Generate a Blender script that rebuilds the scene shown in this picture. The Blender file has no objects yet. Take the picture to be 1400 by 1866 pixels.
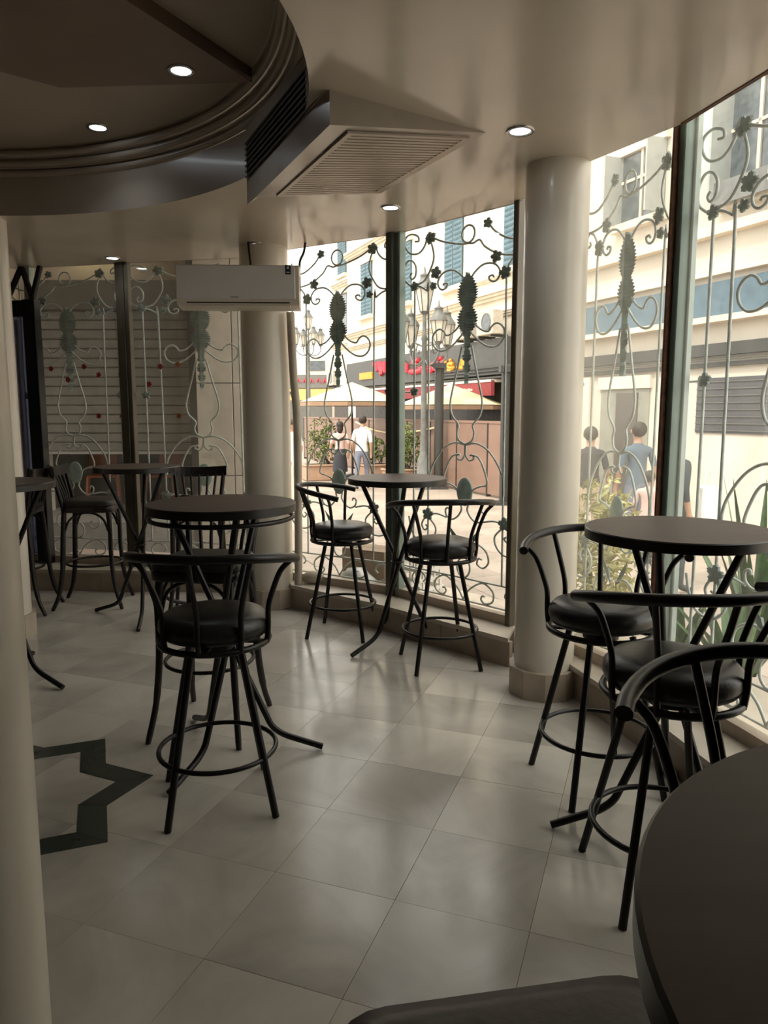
import bpy, math, random
from mathutils import Vector, Matrix
random.seed(7)
PI = math.pi
R = math.radians
sc = bpy.context.scene
COL = sc.collection

# ------------------------------------------------------------------ camera, sky, sun, exposure
F_PX = 1348.0
cam_d = bpy.data.cameras.new('camera'); cam = bpy.data.objects.new('camera', cam_d); COL.objects.link(cam)
cam_d.sensor_fit = 'VERTICAL'; cam_d.sensor_height = 36.0; cam_d.lens = 36.0 * F_PX / 1866.0
cam_d.clip_start = 0.02; cam_d.clip_end = 400
cam.location = (0, 0, 1.5)
cam.rotation_euler = (R(90) - math.atan(183.0 / F_PX), 0, 0)
sc.camera = cam

world = bpy.data.worlds.new('sky'); sc.world = world; world.use_nodes = True
wn = world.node_tree; bgn = wn.nodes['Background']
bgn.inputs['Color'].default_value = (1.0, 0.965, 0.90, 1); bgn.inputs['Strength'].default_value = 2.6

sun_d = bpy.data.lights.new('sun', 'SUN'); sun = bpy.data.objects.new('sun', sun_d); COL.objects.link(sun)
sun_d.energy = 2.3; sun_d.angle = R(8); sun_d.color = (1.0, 0.92, 0.80)
sun.rotation_euler = Vector((0.45, 0.42, -0.80)).to_track_quat('-Z', 'Y').to_euler()

vs = sc.view_settings
sc.display_settings.display_device = 'sRGB'
vs.view_transform = 'Standard'; vs.look = 'None'; vs.gamma = 1.0; vs.use_curve_mapping = False
vs.exposure = 0.38

# ------------------------------------------------------------------ materials
MATS = {}
def mat(name, col, rough=0.5, metal=0.0, vary=0.06, scale=8.0, bump=0.0, bump_scale=60.0, spec=0.5, coat=0.0, emit=None, emit_s=0.0, objvar=0.0, stretch=(1, 1, 1)):
    if name in MATS: return MATS[name]
    m = bpy.data.materials.new(name); m.use_nodes = True
    nt = m.node_tree; N = nt.nodes; L = nt.links; b = N['Principled BSDF']
    tc = N.new('ShaderNodeTexCoord'); mp = N.new('ShaderNodeMapping'); mp.inputs['Scale'].default_value = stretch
    L.new(tc.outputs['Object'], mp.inputs['Vector'])
    nz = N.new('ShaderNodeTexNoise'); nz.inputs['Scale'].default_value = scale; nz.inputs['Detail'].default_value = 5
    L.new(mp.outputs['Vector'], nz.inputs['Vector'])
    rp = N.new('ShaderNodeValToRGB')
    lo = tuple(max(0, c * (1 - vary * 2)) for c in col); hi = tuple(min(1, c * (1 + vary)) for c in col)
    rp.color_ramp.elements[0].position = 0.3; rp.color_ramp.elements[1].position = 0.7
    rp.color_ramp.elements[0].color = (*lo, 1); rp.color_ramp.elements[1].color = (*hi, 1)
    L.new(nz.outputs['Fac'], rp.inputs['Fac'])
    out = rp.outputs['Color']
    if objvar > 0:
        oi = N.new('ShaderNodeObjectInfo'); hs = N.new('ShaderNodeHueSaturation')
        mr = N.new('ShaderNodeMapRange'); mr.inputs['To Min'].default_value = 1 - objvar; mr.inputs['To Max'].default_value = 1 + objvar * 0.5
        L.new(oi.outputs['Random'], mr.inputs['Value']); L.new(mr.outputs['Result'], hs.inputs['Value'])
        L.new(out, hs.inputs['Color']); out = hs.outputs['Color']
    L.new(out, b.inputs['Base Color'])
    b.inputs['Roughness'].default_value = rough; b.inputs['Metallic'].default_value = metal
    b.inputs['Specular IOR Level'].default_value = spec
    if coat: b.inputs['Coat Weight'].default_value = coat; b.inputs['Coat Roughness'].default_value = 0.08
    if bump:
        n2 = N.new('ShaderNodeTexNoise'); n2.inputs['Scale'].default_value = bump_scale; n2.inputs['Detail'].default_value = 3
        L.new(mp.outputs['Vector'], n2.inputs['Vector'])
        bp = N.new('ShaderNodeBump'); bp.inputs['Strength'].default_value = bump; bp.inputs['Distance'].default_value = 0.01
        L.new(n2.outputs['Fac'], bp.inputs['Height']); L.new(bp.outputs['Normal'], b.inputs['Normal'])
    if emit:
        b.inputs['Emission Color'].default_value = (*emit, 1); b.inputs['Emission Strength'].default_value = emit_s
    MATS[name] = m
    return m

def marble(name, base, vein, objvar=0.1, rough=0.22):
    m = bpy.data.materials.new(name); m.use_nodes = True
    nt = m.node_tree; N = nt.nodes; L = nt.links; b = N['Principled BSDF']
    ge = N.new('ShaderNodeNewGeometry')
    oi = N.new('ShaderNodeObjectInfo')
    ad = N.new('ShaderNodeVectorMath'); ad.operation = 'ADD'
    sc3 = N.new('ShaderNodeVectorMath'); sc3.operation = 'SCALE'; sc3.inputs['Scale'].default_value = 9.0
    cx = N.new('ShaderNodeCombineXYZ'); L.new(oi.outputs['Random'], cx.inputs['X']); L.new(oi.outputs['Random'], cx.inputs['Z'])
    L.new(cx.outputs['Vector'], sc3.inputs[0])
    L.new(ge.outputs['Position'], ad.inputs[0]); L.new(sc3.outputs['Vector'], ad.inputs[1])
    n1 = N.new('ShaderNodeTexNoise'); n1.inputs['Scale'].default_value = 2.0; n1.inputs['Detail'].default_value = 10; n1.inputs['Roughness'].default_value = 0.58; n1.inputs['Distortion'].default_value = .8
    L.new(ad.outputs['Vector'], n1.inputs['Vector'])
    rp = N.new('ShaderNodeValToRGB'); e = rp.color_ramp.elements
    e[0].position = 0.28; e[0].color = (*vein, 1); e[1].position = 0.64; e[1].color = (*base, 1)
    L.new(n1.outputs['Fac'], rp.inputs['Fac'])
    hs = N.new('ShaderNodeHueSaturation'); mr = N.new('ShaderNodeMapRange')
    mr.inputs['To Min'].default_value = 1 - objvar; mr.inputs['To Max'].default_value = 1 + objvar * .4
    L.new(oi.outputs['Random'], mr.inputs['Value']); L.new(mr.outputs['Result'], hs.inputs['Value'])
    L.new(rp.outputs['Color'], hs.inputs['Color']); L.new(hs.outputs['Color'], b.inputs['Base Color'])
    n2 = N.new('ShaderNodeTexNoise'); n2.inputs['Scale'].default_value = 5; n2.inputs['Detail'].default_value = 4
    L.new(ad.outputs['Vector'], n2.inputs['Vector'])
    m2 = N.new('ShaderNodeMapRange'); m2.inputs['From Min'].default_value = .3; m2.inputs['From Max'].default_value = .7
    m2.inputs['To Min'].default_value = rough; m2.inputs['To Max'].default_value = rough + .11
    L.new(n2.outputs['Fac'], m2.inputs['Value']); L.new(m2.outputs['Result'], b.inputs['Roughness'])
    MATS[name] = m
    return m

def glass_mat(name, tint=(0.985, 0.985, 0.972), haze=0.0):
    m = bpy.data.materials.new(name); m.use_nodes = True
    nt = m.node_tree; N = nt.nodes; L = nt.links
    for n in list(N):
        if n.type == 'BSDF_PRINCIPLED': N.remove(n)
    out = [n for n in N if n.type == 'OUTPUT_MATERIAL'][0]
    tr = N.new('ShaderNodeBsdfTransparent'); tr.inputs['Color'].default_value = (*tint, 1)
    gl = N.new('ShaderNodeBsdfGlossy'); gl.inputs['Roughness'].default_value = 0.0; gl.inputs['Color'].default_value = (1, 1, 1, 1)
    lw = N.new('ShaderNodeLayerWeight'); lw.inputs['Blend'].default_value = .5
    pw = N.new('ShaderNodeMath'); pw.operation = 'POWER'; pw.inputs[1].default_value = 5.0; L.new(lw.outputs['Facing'], pw.inputs[0])
    fr = N.new('ShaderNodeMath'); fr.operation = 'MULTIPLY_ADD'; fr.inputs[1].default_value = .5; fr.inputs[2].default_value = .035; L.new(pw.outputs['Value'], fr.inputs[0])
    mx = N.new('ShaderNodeMixShader'); L.new(fr.outputs['Value'], mx.inputs['Fac']); L.new(tr.outputs['BSDF'], mx.inputs[1]); L.new(gl.outputs['BSDF'], mx.inputs[2])
    last = mx
    if haze:
        # pale diffuse film that puts veiling glare into the pane
        df = N.new('ShaderNodeBsdfDiffuse'); df.inputs['Color'].default_value = (.85, .84, .78, 1)
        tl = N.new('ShaderNodeBsdfTranslucent'); tl.inputs['Color'].default_value = (.9, .88, .8, 1)
        m1 = N.new('ShaderNodeMixShader'); m1.inputs['Fac'].default_value = .6; L.new(df.outputs['BSDF'], m1.inputs[1]); L.new(tl.outputs['BSDF'], m1.inputs[2])
        nz = N.new('ShaderNodeTexNoise'); nz.inputs['Scale'].default_value = 2.2; nz.inputs['Detail'].default_value = 6
        mr = N.new('ShaderNodeMapRange'); mr.inputs['From Min'].default_value = .3; mr.inputs['From Max'].default_value = .75; mr.inputs['To Min'].default_value = haze * .5; mr.inputs['To Max'].default_value = haze * 1.5
        L.new(nz.outputs['Fac'], mr.inputs['Value'])
        m3 = N.new('ShaderNodeMixShader'); L.new(mr.outputs['Result'], m3.inputs['Fac']); L.new(mx.outputs['Shader'], m3.inputs[1]); L.new(m1.outputs['Shader'], m3.inputs[2])
        last = m3
    L.new(last.outputs['Shader'], out.inputs['Surface'])
    MATS[name] = m
    return m

M_CEIL = mat('cream_gloss_paint', (.60, .535, .445), .21, vary=.04, scale=2.5, bump=.035, bump_scale=4, coat=.15)
M_TRAY = mat('beige_gloss_paint', (.42, .36, .29), .32, vary=.04, scale=3, bump=.05, bump_scale=6, coat=.05)
M_UPC = mat('upper_ceiling_paint', (.44, .37, .29), .45, vary=.05, scale=2)
M_BROWN = mat('brown_ceiling_paint', (.235, .165, .125), .4, vary=.10, scale=2.0)
M_DUCT = mat('grey_beige_duct_paint', (.34, .295, .24), .3, vary=.05, bump=.05, bump_scale=12, coat=.2)
M_SLOT = mat('black_slot', (.012, .012, .013), .7)
M_COLM = mat('cream_column_paint', (.72, .665, .565), .3, vary=.03, scale=3, bump=.04, bump_scale=7, coat=.15)
M_BASE = mat('beige_marble_skirting', (.50, .42, .33), .35, vary=.08, scale=10, objvar=.08)
M_WALL = mat('low_bounce_wall_brown', (.20, .16, .125), .5, vary=.03)  # brown for the unseen walls, set dark to cut bounced light
M_PLINTH = mat('beige_stone_plinth', (.44, .36, .28), .4, vary=.08, scale=9, objvar=.06)
M_SILL = mat('pale_stone_sill', (.56, .50, .42), .35, vary=.07, scale=9)
M_TILE = marble('grey_white_marble', (.63, .595, .53), (.42, .395, .345), objvar=.16, rough=.13)
M_GROUT = mat('grey_grout', (.33, .305, .265), .8)
M_GREEN = marble('dark_green_marble', (.028, .045, .036), (.012, .02, .016), objvar=.25, rough=.25)
M_BLACK = mat('black_painted_steel', (.009, .008, .008), .34, metal=0, vary=.3, scale=25, spec=.38)
M_BLWOOD = mat('black_stained_wood', (.014, .010, .009), .36, vary=.4, scale=14, stretch=(1, 1, 6))
M_VINYL = mat('black_vinyl', (.013, .012, .012), .36, vary=.2, scale=30, bump=.08, bump_scale=90)
M_VINYLB = mat('dark_brown_vinyl', (.030, .024, .020), .45, vary=.2, scale=30, bump=.08, bump_scale=90)
M_TOP = mat('dark_brown_laminate', (.085, .057, .045), .5, spec=.35, vary=.10, scale=5, stretch=(.6, 3, 1), bump=.015, bump_scale=40)
M_EDGE = mat('black_edge_band', (.012, .010, .009), .35)
M_IRON = mat('grey_green_painted_iron', (.48, .53, .50), .42, vary=.15, scale=18, bump=.1, bump_scale=60)
M_LEAFI = mat('dark_green_painted_iron', (.15, .205, .185), .5, vary=.2, scale=20)
M_OVAL = mat('teal_painted_iron', (.28, .38, .355), .5, vary=.15, scale=20)
M_FRAME = mat('bronze_aluminium', (.10, .085, .06), .4, metal=.3, vary=.1)
M_FRGRN = mat('green_grey_aluminium', (.20, .26, .22), .38, metal=.15, vary=.08)
M_FRLT = mat('pale_green_aluminium', (.52, .60, .55), .4, metal=.1, vary=.05)
M_RUST = mat('brown_sealant', (.14, .055, .025), .7, vary=.3, scale=30)
M_GLASS = glass_mat('window_glass')
M_GLASSV = glass_mat('veil_glare_window_glass', (.975, .985, .975), haze=.035)
M_GLASSH = glass_mat('strong_veil_glare_glass', (.98, .985, .97), haze=.075)
M_WHITEP = mat('white_abs_plastic', (.62, .61, .59), .3, vary=.02)
M_WHITEP2 = mat('cream_abs_plastic', (.58, .53, .45), .4, vary=.02)
M_NAVY = mat('navy_sticker', (.01, .012, .03), .4)
M_DARKP = mat('dark_print', (.03, .03, .03), .5)
M_WHITE = mat('white_print', (.7, .7, .7), .5)
M_LENS = mat('lit_lamp_lens', (.9, .93, 1), .4, emit=(.88, .94, 1), emit_s=14)
M_RING = mat('satin_chrome_ring', (.5, .5, .5), .25, metal=.8)
M_PIPE = mat('beige_plastic_trunking', (.50, .44, .35), .5, vary=.05)
M_CABLE = mat('black_cable', (.01, .01, .01), .5)

# ------------------------------------------------------------------ mesh builder
def catmull(pts, n=6, closed=False):
    P = [Vector(p) for p in pts]
    out = []
    m = len(P)
    segs = m if closed else m - 1
    for i in range(segs):
        p1, p2 = P[i], P[(i + 1) % m]
        p0 = P[i - 1] if (i > 0 or closed) else p1 * 2 - p2
        p3 = P[(i + 2) % m] if (i + 2 < m or closed) else p2 * 2 - p1
        for k in range(n):
            t = k / n
            out.append(0.5 * ((2 * p1) + (p2 - p0) * t + (2 * p0 - 5 * p1 + 4 * p2 - p3) * t * t + (3 * p1 - p0 - 3 * p2 + p3) * t ** 3))
    if not closed: out.append(P[-1].copy())
    return out

class MB:
    def __init__(s): s.v = []; s.f = []; s.mi = []; s.sm = []
    def add(s, verts, faces, mi=0, smooth=False):
        o = len(s.v); s.v += [tuple(v) for v in verts]
        for f in faces: s.f.append([i + o for i in f]); s.mi.append(mi); s.sm.append(smooth)
        return s
    def box(s, c, size, rz=0, mi=0, M=None):
        x, y, z = size[0] / 2, size[1] / 2, size[2] / 2
        vs_ = [Vector((a * x, b * y, d * z)) for a in (-1, 1) for b in (-1, 1) for d in (-1, 1)]
        T = Matrix.Translation(c) @ Matrix.Rotation(rz, 4, 'Z')
        if M: T = Matrix.Translation(c) @ M
        return s.add([T @ v for v in vs_], [(0, 1, 3, 2), (4, 6, 7, 5), (0, 4, 5, 1), (2, 3, 7, 6), (0, 2, 6, 4), (1, 5, 7, 3)], mi)
    def rbox(s, c, size, r=0.01, rz=0, mi=0, M=None):
        # box with chamfered vertical + horizontal edges
        x, y, z = size[0] / 2, size[1] / 2, size[2] / 2
        r = min(r, x * .95, y * .95, z * .95)
        T = Matrix.Translation(c) @ (M if M else Matrix.Rotation(rz, 4, 'Z'))
        def ringp(ix, zz): 
            a, b = x - ix, y - ix
            q = r * (1 - ix / r) if r else 0
            q = r
            return [Vector(p) for p in ((a, b - q + ix, zz), (a - q + ix, b, zz), (-a + q - ix, b, zz), (-a, b - q + ix, zz), (-a, -b + q - ix, zz), (-a + q - ix, -b, zz), (a - q + ix, -b, zz), (a, -b + q - ix, zz))]
        rings = [ringp(r, -z), ringp(0, -z + r), ringp(0, z - r), ringp(r, z)]
        vv = [T @ p for rg in rings for p in rg]; ff = []
        for k in range(3):
            for i in range(8): ff.append((k * 8 + i, k * 8 + (i + 1) % 8, (k + 1) * 8 + (i + 1) % 8, (k + 1) * 8 + i))
        ff.append(tuple(range(7, -1, -1))); ff.append(tuple(24 + i for i in range(8)))
        return s.add(vv, ff, mi)
    def tube(s, pts, r, sides=8, closed=False, mi=0, smooth=True, flat=None):
        P = [Vector(p) for p in pts]; n = len(P)
        if n < 2: return s
        T = []
        for i in range(n):
            a = P[i - 1] if (i > 0 or closed) else P[i]; b = P[(i + 1) % n] if (i < n - 1 or closed) else P[i]
            d = (b - a); T.append(d.normalized() if d.length > 1e-9 else Vector((0, 0, 1)))
        up = Vector((0, 0, 1)) if abs(T[0].z) < .9 else Vector((1, 0, 0))
        nrm = (up - T[0] * up.dot(T[0])).normalized()
        vv = []; 
        for i in range(n):
            if i: 
                nrm = nrm - T[i] * nrm.dot(T[i])
                nrm = nrm.normalized() if nrm.length > 1e-6 else Vector((1, 0, 0))
            bn = T[i].cross(nrm)
            rr = r[i] if isinstance(r, (list, tuple)) else r
            for k in range(sides):
                a = 2 * PI * k / sides
                vv.append(P[i] + nrm * (math.cos(a) * rr) + bn * (math.sin(a) * rr))
        ff = []
        for i in range(n if closed else n - 1):
            j = (i + 1) % n
            for k in range(sides):
                ff.append((i * sides + k, i * sides + (k + 1) % sides, j * sides + (k + 1) % sides, j * sides + k))
        s.add(vv, ff, mi, smooth)
        if not closed:
            s.add([vv[k] for k in range(sides)], [tuple(range(sides - 1, -1, -1))], mi)
            s.add([vv[(n - 1) * sides + k] for k in range(sides)], [tuple(range(sides))], mi)
        return s
    def lathe(s, prof, segs=32, c=(0, 0, 0), mi=0, smooth=True, a0=0, a1=2 * PI, capb=True, capt=True):
        full = abs(a1 - a0 - 2 * PI) < 1e-6
        m = segs if full else segs + 1
        vv = []; ff = []
        for (r, z) in prof:
            for k in range(m):
                a = a0 + (a1 - a0) * k / segs
                vv.append((c[0] + r * math.cos(a), c[1] + r * math.sin(a), c[2] + z))
        for i in range(len(prof) - 1):
            for k in range(segs):
                k2 = (k + 1) % m
                ff.append((i * m + k, i * m + k2, (i + 1) * m + k2, (i + 1) * m + k))
        s.add(vv, ff, mi, smooth)
        if full and capb and prof[0][0] > 1e-6: s.add(vv[:m], [tuple(range(m - 1, -1, -1))], mi)
        if full and capt and prof[-1][0] > 1e-6: s.add(vv[-m:], [tuple(range(m))], mi)
        return s
    def prism(s, poly, z0, z1, mi=0, M=None):
        n = len(poly); T = M or Matrix.Identity(4)
        vv = [T @ Vector((x, y, z0)) for x, y in poly] + [T @ Vector((x, y, z1)) for x, y in poly]
        ff = [tuple(range(n - 1, -1, -1)), tuple(range(n, 2 * n))] + [(i, (i + 1) % n, n + (i + 1) % n, n + i) for i in range(n)]
        return s.add(vv, ff, mi)
    def ball(s, c, r, seg=10, rings=6, mi=0, M=None):
        rr = r if isinstance(r, (tuple, list)) else (r, r, r)
        vv = []; ff = []
        T = Matrix.Translation(c) @ (M or Matrix.Identity(4))
        for i in range(rings + 1):
            p = PI * i / rings
            for k in range(seg):
                a = 2 * PI * k / seg
                vv.append(T @ Vector((rr[0] * math.sin(p) * math.cos(a), rr[1] * math.sin(p) * math.sin(a), rr[2] * math.cos(p))))
        for i in range(rings):
            for k in range(seg):
                ff.append((i * seg + k, (i + 1) * seg + k, (i + 1) * seg + (k + 1) % seg, i * seg + (k + 1) % seg))
        return s.add(vv, ff, mi, True)
    def mesh(s, name, mats):
        me = bpy.data.meshes.new(name); me.from_pydata(s.v, [], s.f); 
        for m in (mats if isinstance(mats, (list, tuple)) else [mats]): me.materials.append(m)
        me.polygons.foreach_set('material_index', s.mi); me.polygons.foreach_set('use_smooth', s.sm)
        me.update(); return me
    def build(s, name, mats, parent=None):
        o = bpy.data.objects.new(name, s.mesh(name, mats)); COL.objects.link(o)
        if parent: o.parent = parent
        return o

def tag(o, label=None, cat=None, group=None, kind=None):
    if label: o['label'] = label
    if cat: o['category'] = cat
    if group: o['group'] = group
    if kind: o['kind'] = kind
    return o
def thing(name, label, cat, loc=(0, 0, 0), rz=0, group=None):
    o = bpy.data.objects.new(name, None); COL.objects.link(o); o.empty_display_size = .1
    o.location = loc; o.rotation_euler = (0, 0, rz)
    return tag(o, label, cat, group)
def struct(name, loc=(0, 0, 0), rz=0):
    o = bpy.data.objects.new(name, None); COL.objects.link(o); o.empty_display_size = .1
    o.location = loc; o.rotation_euler = (0, 0, rz); o['kind'] = 'structure'; return o
def copy_tree(o, parent=None):
    c = o.copy(); COL.objects.link(c); c.parent = parent
    for ch in list(o.children): copy_tree(ch, c)
    return c
def place(proto, used, loc, rz, label, scale=None):
    o = proto if not used else copy_tree(proto)
    used.append(1)
    o.location = loc; o.rotation_euler = (0, 0, rz); o['label'] = label
    if scale: o.scale = scale
    return o
def part_of(name, me, parent, loc=(0, 0, 0), rot=(0, 0, 0), scale=(1, 1, 1)):
    o = bpy.data.objects.new(name, me); COL.objects.link(o); o.parent = parent
    o.location = loc; o.rotation_euler = rot; o.scale = scale; return o

# ------------------------------------------------------------------ plan of the round hall
HC = (-2.3, 2.75)                # centre of the ceiling tray
ZC = 2.70                        # ceiling
GLASS = [(-3.15, 6.50), (-2.15, 6.27), (-1.02, 6.02), (-.785, 5.785), (.067, 5.263), (.796, 4.465), (.95, 4.15), (1.30, 3.42), (1.458, 2.84), (1.60, 2.20), (1.63, 2.0)]
ROOM = [(1.63, 2.0), (1.68, -2.2), (-5.4, -2.2), (-5.4, 6.9), (-3.15, 6.50)] + GLASS[1:]

def outset(poly, d):
    out = []
    n = len(poly)
    for i, p in enumerate(poly):
        a = poly[max(i - 1, 0)]; b = poly[min(i + 1, n - 1)]
        t = Vector((b[0] - a[0], b[1] - a[1])).normalized()
        nn = Vector((-t.y, t.x))       # outward for left->right order (away from hall centre)
        if nn.dot(Vector((p[0] - HC[0], p[1] - HC[1]))) < 0: nn = -nn
        out.append((p[0] + nn.x * d, p[1] + nn.y * d))
    return out

# floor: grout bed + single marble tiles
slab = MB(); slab.prism([(2.0, -2.4), (2.0, 2.6), (1.75, 3.6), (1.2, 4.6), (.3, 5.6), (-.9, 6.3), (-3.3, 6.75), (-5.6, 6.95), (-5.6, -2.4)], -.30, -.006)
floor = slab.build('floor', M_GROUT); floor['kind'] = 'structure'
TS = .415; E1 = Vector((.94, -.342)); E2 = Vector((.342, .94)); O0 = Vector((.034, 2.11))
tile_me = MB().box((0, 0, -.009), (TS - .0013, TS - .0013, .018)).mesh('tile', M_TILE)
front = [(-5.3, 6.3), (-3.0, 6.22), (-1.15, 6.08), (-.65, 5.62), (.78, 4.32), (1.05, 3.72), (1.30, 2.96), (1.42, 2.2), (1.5, 1.0), (1.5, .2), (-5.3, .2)]
def inside(p, poly):
    c = False; n = len(poly)
    for i in range(n):
        a, b = poly[i], poly[(i + 1) % n]
        if (a[1] > p[1]) != (b[1] > p[1]) and p[0] < (b[0] - a[0]) * (p[1] - a[1]) / (b[1] - a[1]) + a[0]: c = not c
    return c
ntile = 0
rng = random.Random(3)
for i in range(-16, 14):
    for j in range(-14, 20):
        c = O0 + E1 * ((i + .5) * TS) + E2 * ((j + .5) * TS)
        if c.y < .55 or c.x < -.62 * c.y - .55: continue
        if not inside((c.x, c.y), front): continue
        t_ = part_of('tile', tile_me, floor, (c.x, c.y, rng.uniform(-.0006, .0)), (0, 0, math.atan2(E1.y, E1.x)))
        ntile += 1
rest = MB().prism([(1.6, -2.3), (1.6, .62), (-.9, .62), (-5.3, 6.1), (-5.3, -2.3)], -.02, -.002); rest.build('floor_paving', M_TILE, floor)
# green marble star band
SC_ = Vector((-1.545, 2.677)); RO, RI = .628, .48
star = thing('floor_star_inlay', 'eight-pointed star band of dark green marble set into the pale floor', 'inlay', (SC_.x, SC_.y, 0), 0)
def starpts(Rr):
    pts = []
    s_ = Rr * math.sqrt(2); rin = (s_ / 2) / math.cos(PI / 8)
    for k in range(8):
        a = R(21) + k * PI / 4
        pts.append((Rr * math.cos(a), Rr * math.sin(a))); pts.append((rin * math.cos(a + PI / 8), rin * math.sin(a + PI / 8)))
    return pts
so, si = starpts(RO), starpts(RI)
for k in range(16):
    q = [so[k], so[(k + 1) % 16], si[(k + 1) % 16], si[k]]
    cx_ = sum(p[0] for p in q) / 4; cy_ = sum(p[1] for p in q) / 4
    q = [(cx_ + (p[0] - cx_) * .992, cy_ + (p[1] - cy_) * .992) for p in q]
    MB().prism(q[::-1], -.004, .0012).build('marble_strip', M_GREEN, star)

# ceiling ring with round opening
def ray_poly(c, a, poly):
    d = (math.cos(a), math.sin(a)); best = None
    n = len(poly)
    for i in range(n):
        p, q = poly[i], poly[(i + 1) % n]
        ex, ey = q[0] - p[0], q[1] - p[1]
        den = d[0] * ey - d[1] * ex
        if abs(den) < 1e-9: continue
        t = ((p[0] - c[0]) * ey - (p[1] - c[1]) * ex) / den
        u = ((p[0] - c[0]) * d[1] - (p[1] - c[1]) * d[0]) / den
        if t > 0 and -1e-6 <= u <= 1 + 1e-6: best = t if best is None else min(best, t)
    return best
CEILP = [(1.43, 2.2), (1.5, 1.2), (1.6, -2.2), (-5.4, -2.2), (-5.4, 6.9), (-3.15, 6.49), (-2.15, 6.26), (-1.02, 6.01), (-.785, 5.775), (.067, 5.253), (.79, 4.455), (.995, 3.784), (1.257, 3.301), (1.367, 2.82)]
RT = 2.03
cb = MB(); nseg = 160; vv = []; 
angs = sorted([2 * PI * k / nseg for k in range(nseg)] + [math.atan2(p[1] - HC[1], p[0] - HC[0]) % (2 * PI) for p in CEILP])
na = len(angs)
for a in angs:
    t = ray_poly(HC, a, CEILP)
    vv.append((HC[0] + RT * math.cos(a), HC[1] + RT * math.sin(a), ZC)); vv.append((HC[0] + t * math.cos(a), HC[1] + t * math.sin(a), ZC))
vv2 = [(x, y, ZC + .08) for x, y, z in vv]
ff = []
for i in range(na):
    j = (i + 1) % na
    ff.append((2 * i, 2 * j, 2 * j + 1, 2 * i + 1))
    ff.append((2 * na + 2 * i, 2 * na + 2 * i + 1, 2 * na + 2 * j + 1, 2 * na + 2 * j))
    ff.append((2 * i + 1, 2 * j + 1, 2 * na + 2 * j + 1, 2 * na + 2 * i + 1))
cb.add(vv + vv2, ff)
ceiling = cb.build('ceiling', M_CEIL); ceiling['kind'] = 'structure'
# tray wall with stepped cornice and upper ceiling (parts of the ceiling)
MB().lathe([(RT, ZC), (RT, 2.925)], 160, (HC[0], HC[1], 0), capb=False, capt=False).build('tray_wall', M_TRAY, ceiling)
def cove(r0, z0, r1, z1, n=5): return [(r0 + (r1 - r0) * (1 - math.cos(PI / 2 * k / n)), z0 + (z1 - z0) * math.sin(PI / 2 * k / n)) for k in range(n + 1)]
for (r0, z0, r1, z1) in ((RT + .002, 2.925, 1.985, 2.968), (1.985, 2.968, 1.945, 3.012), (1.945, 3.012, 1.90, 3.06)):
    MB().lathe([(r0 + .006, z0 + .006)] + [(r0 - .006 - .026 * math.sin(PI * q / 8), z0 + .021 - .019 * math.cos(PI * q / 8)) for q in range(9)] + [(r1 + .008, z1)], 160, (HC[0], HC[1], 0), capb=False, capt=False).build('cornice_step', M_TRAY, ceiling)
MB().lathe([(0.001, 3.06), (1.905, 3.06)], 120, (HC[0], HC[1], 0), smooth=False, capb=False, capt=False).build('upper_ceiling', M_UPC, ceiling)
panel = [(-.606, 3.636), (-1.514, 3.694), (-1.72, 3.52), (-2.55, 3.35), (-3.5, 2.9), (-3.2, 2.1), (-2.3, 1.55), (-1.45, 1.95), (-.949, 2.949)]
MB().prism(panel, 3.0, 3.06).build('dropped_panel', M_BROWN, ceiling)
roof = MB(); roof.prism(outset(GLASS, .35) + [(1.95, -2.5), (-5.7, -2.5), (-5.7, 7.2)], 3.25, 3.5); ro = roof.build('roof_light_block', M_WALL); ro['kind'] = 'structure'  # unseen roof slab added to keep outside light out of the hall

# walls behind and left of the view
def wallbox(name, p, q, z0, z1, th, m):
    d = Vector((q[0] - p[0], q[1] - p[1])); L_ = d.length
    b = MB().box(((p[0] + q[0]) / 2, (p[1] + q[1]) / 2, (z0 + z1) / 2), (L_, th, z1 - z0), math.atan2(d.y, d.x))
    o = b.build(name, m); o['kind'] = 'structure'; return o
wallbox('wall_back', (-5.5, -2.3), (1.85, -2.3), -.2, 3.25, .2, M_WALL)
wallbox('wall_left', (-5.5, -2.3), (-5.5, 7.1), -.2, 3.25, .2, M_WALL)
wallbox('wall_light_cut', (1.80, -2.3), (1.74, 2.0), -.2, 3.25, .2, M_WALL)  # unseen wall run forward in place of glass to darken the foreground
wallbox('wall_front', (-5.5, 6.98), (-3.62, 6.62), -.2, 3.25, .14, M_WALL)

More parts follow.
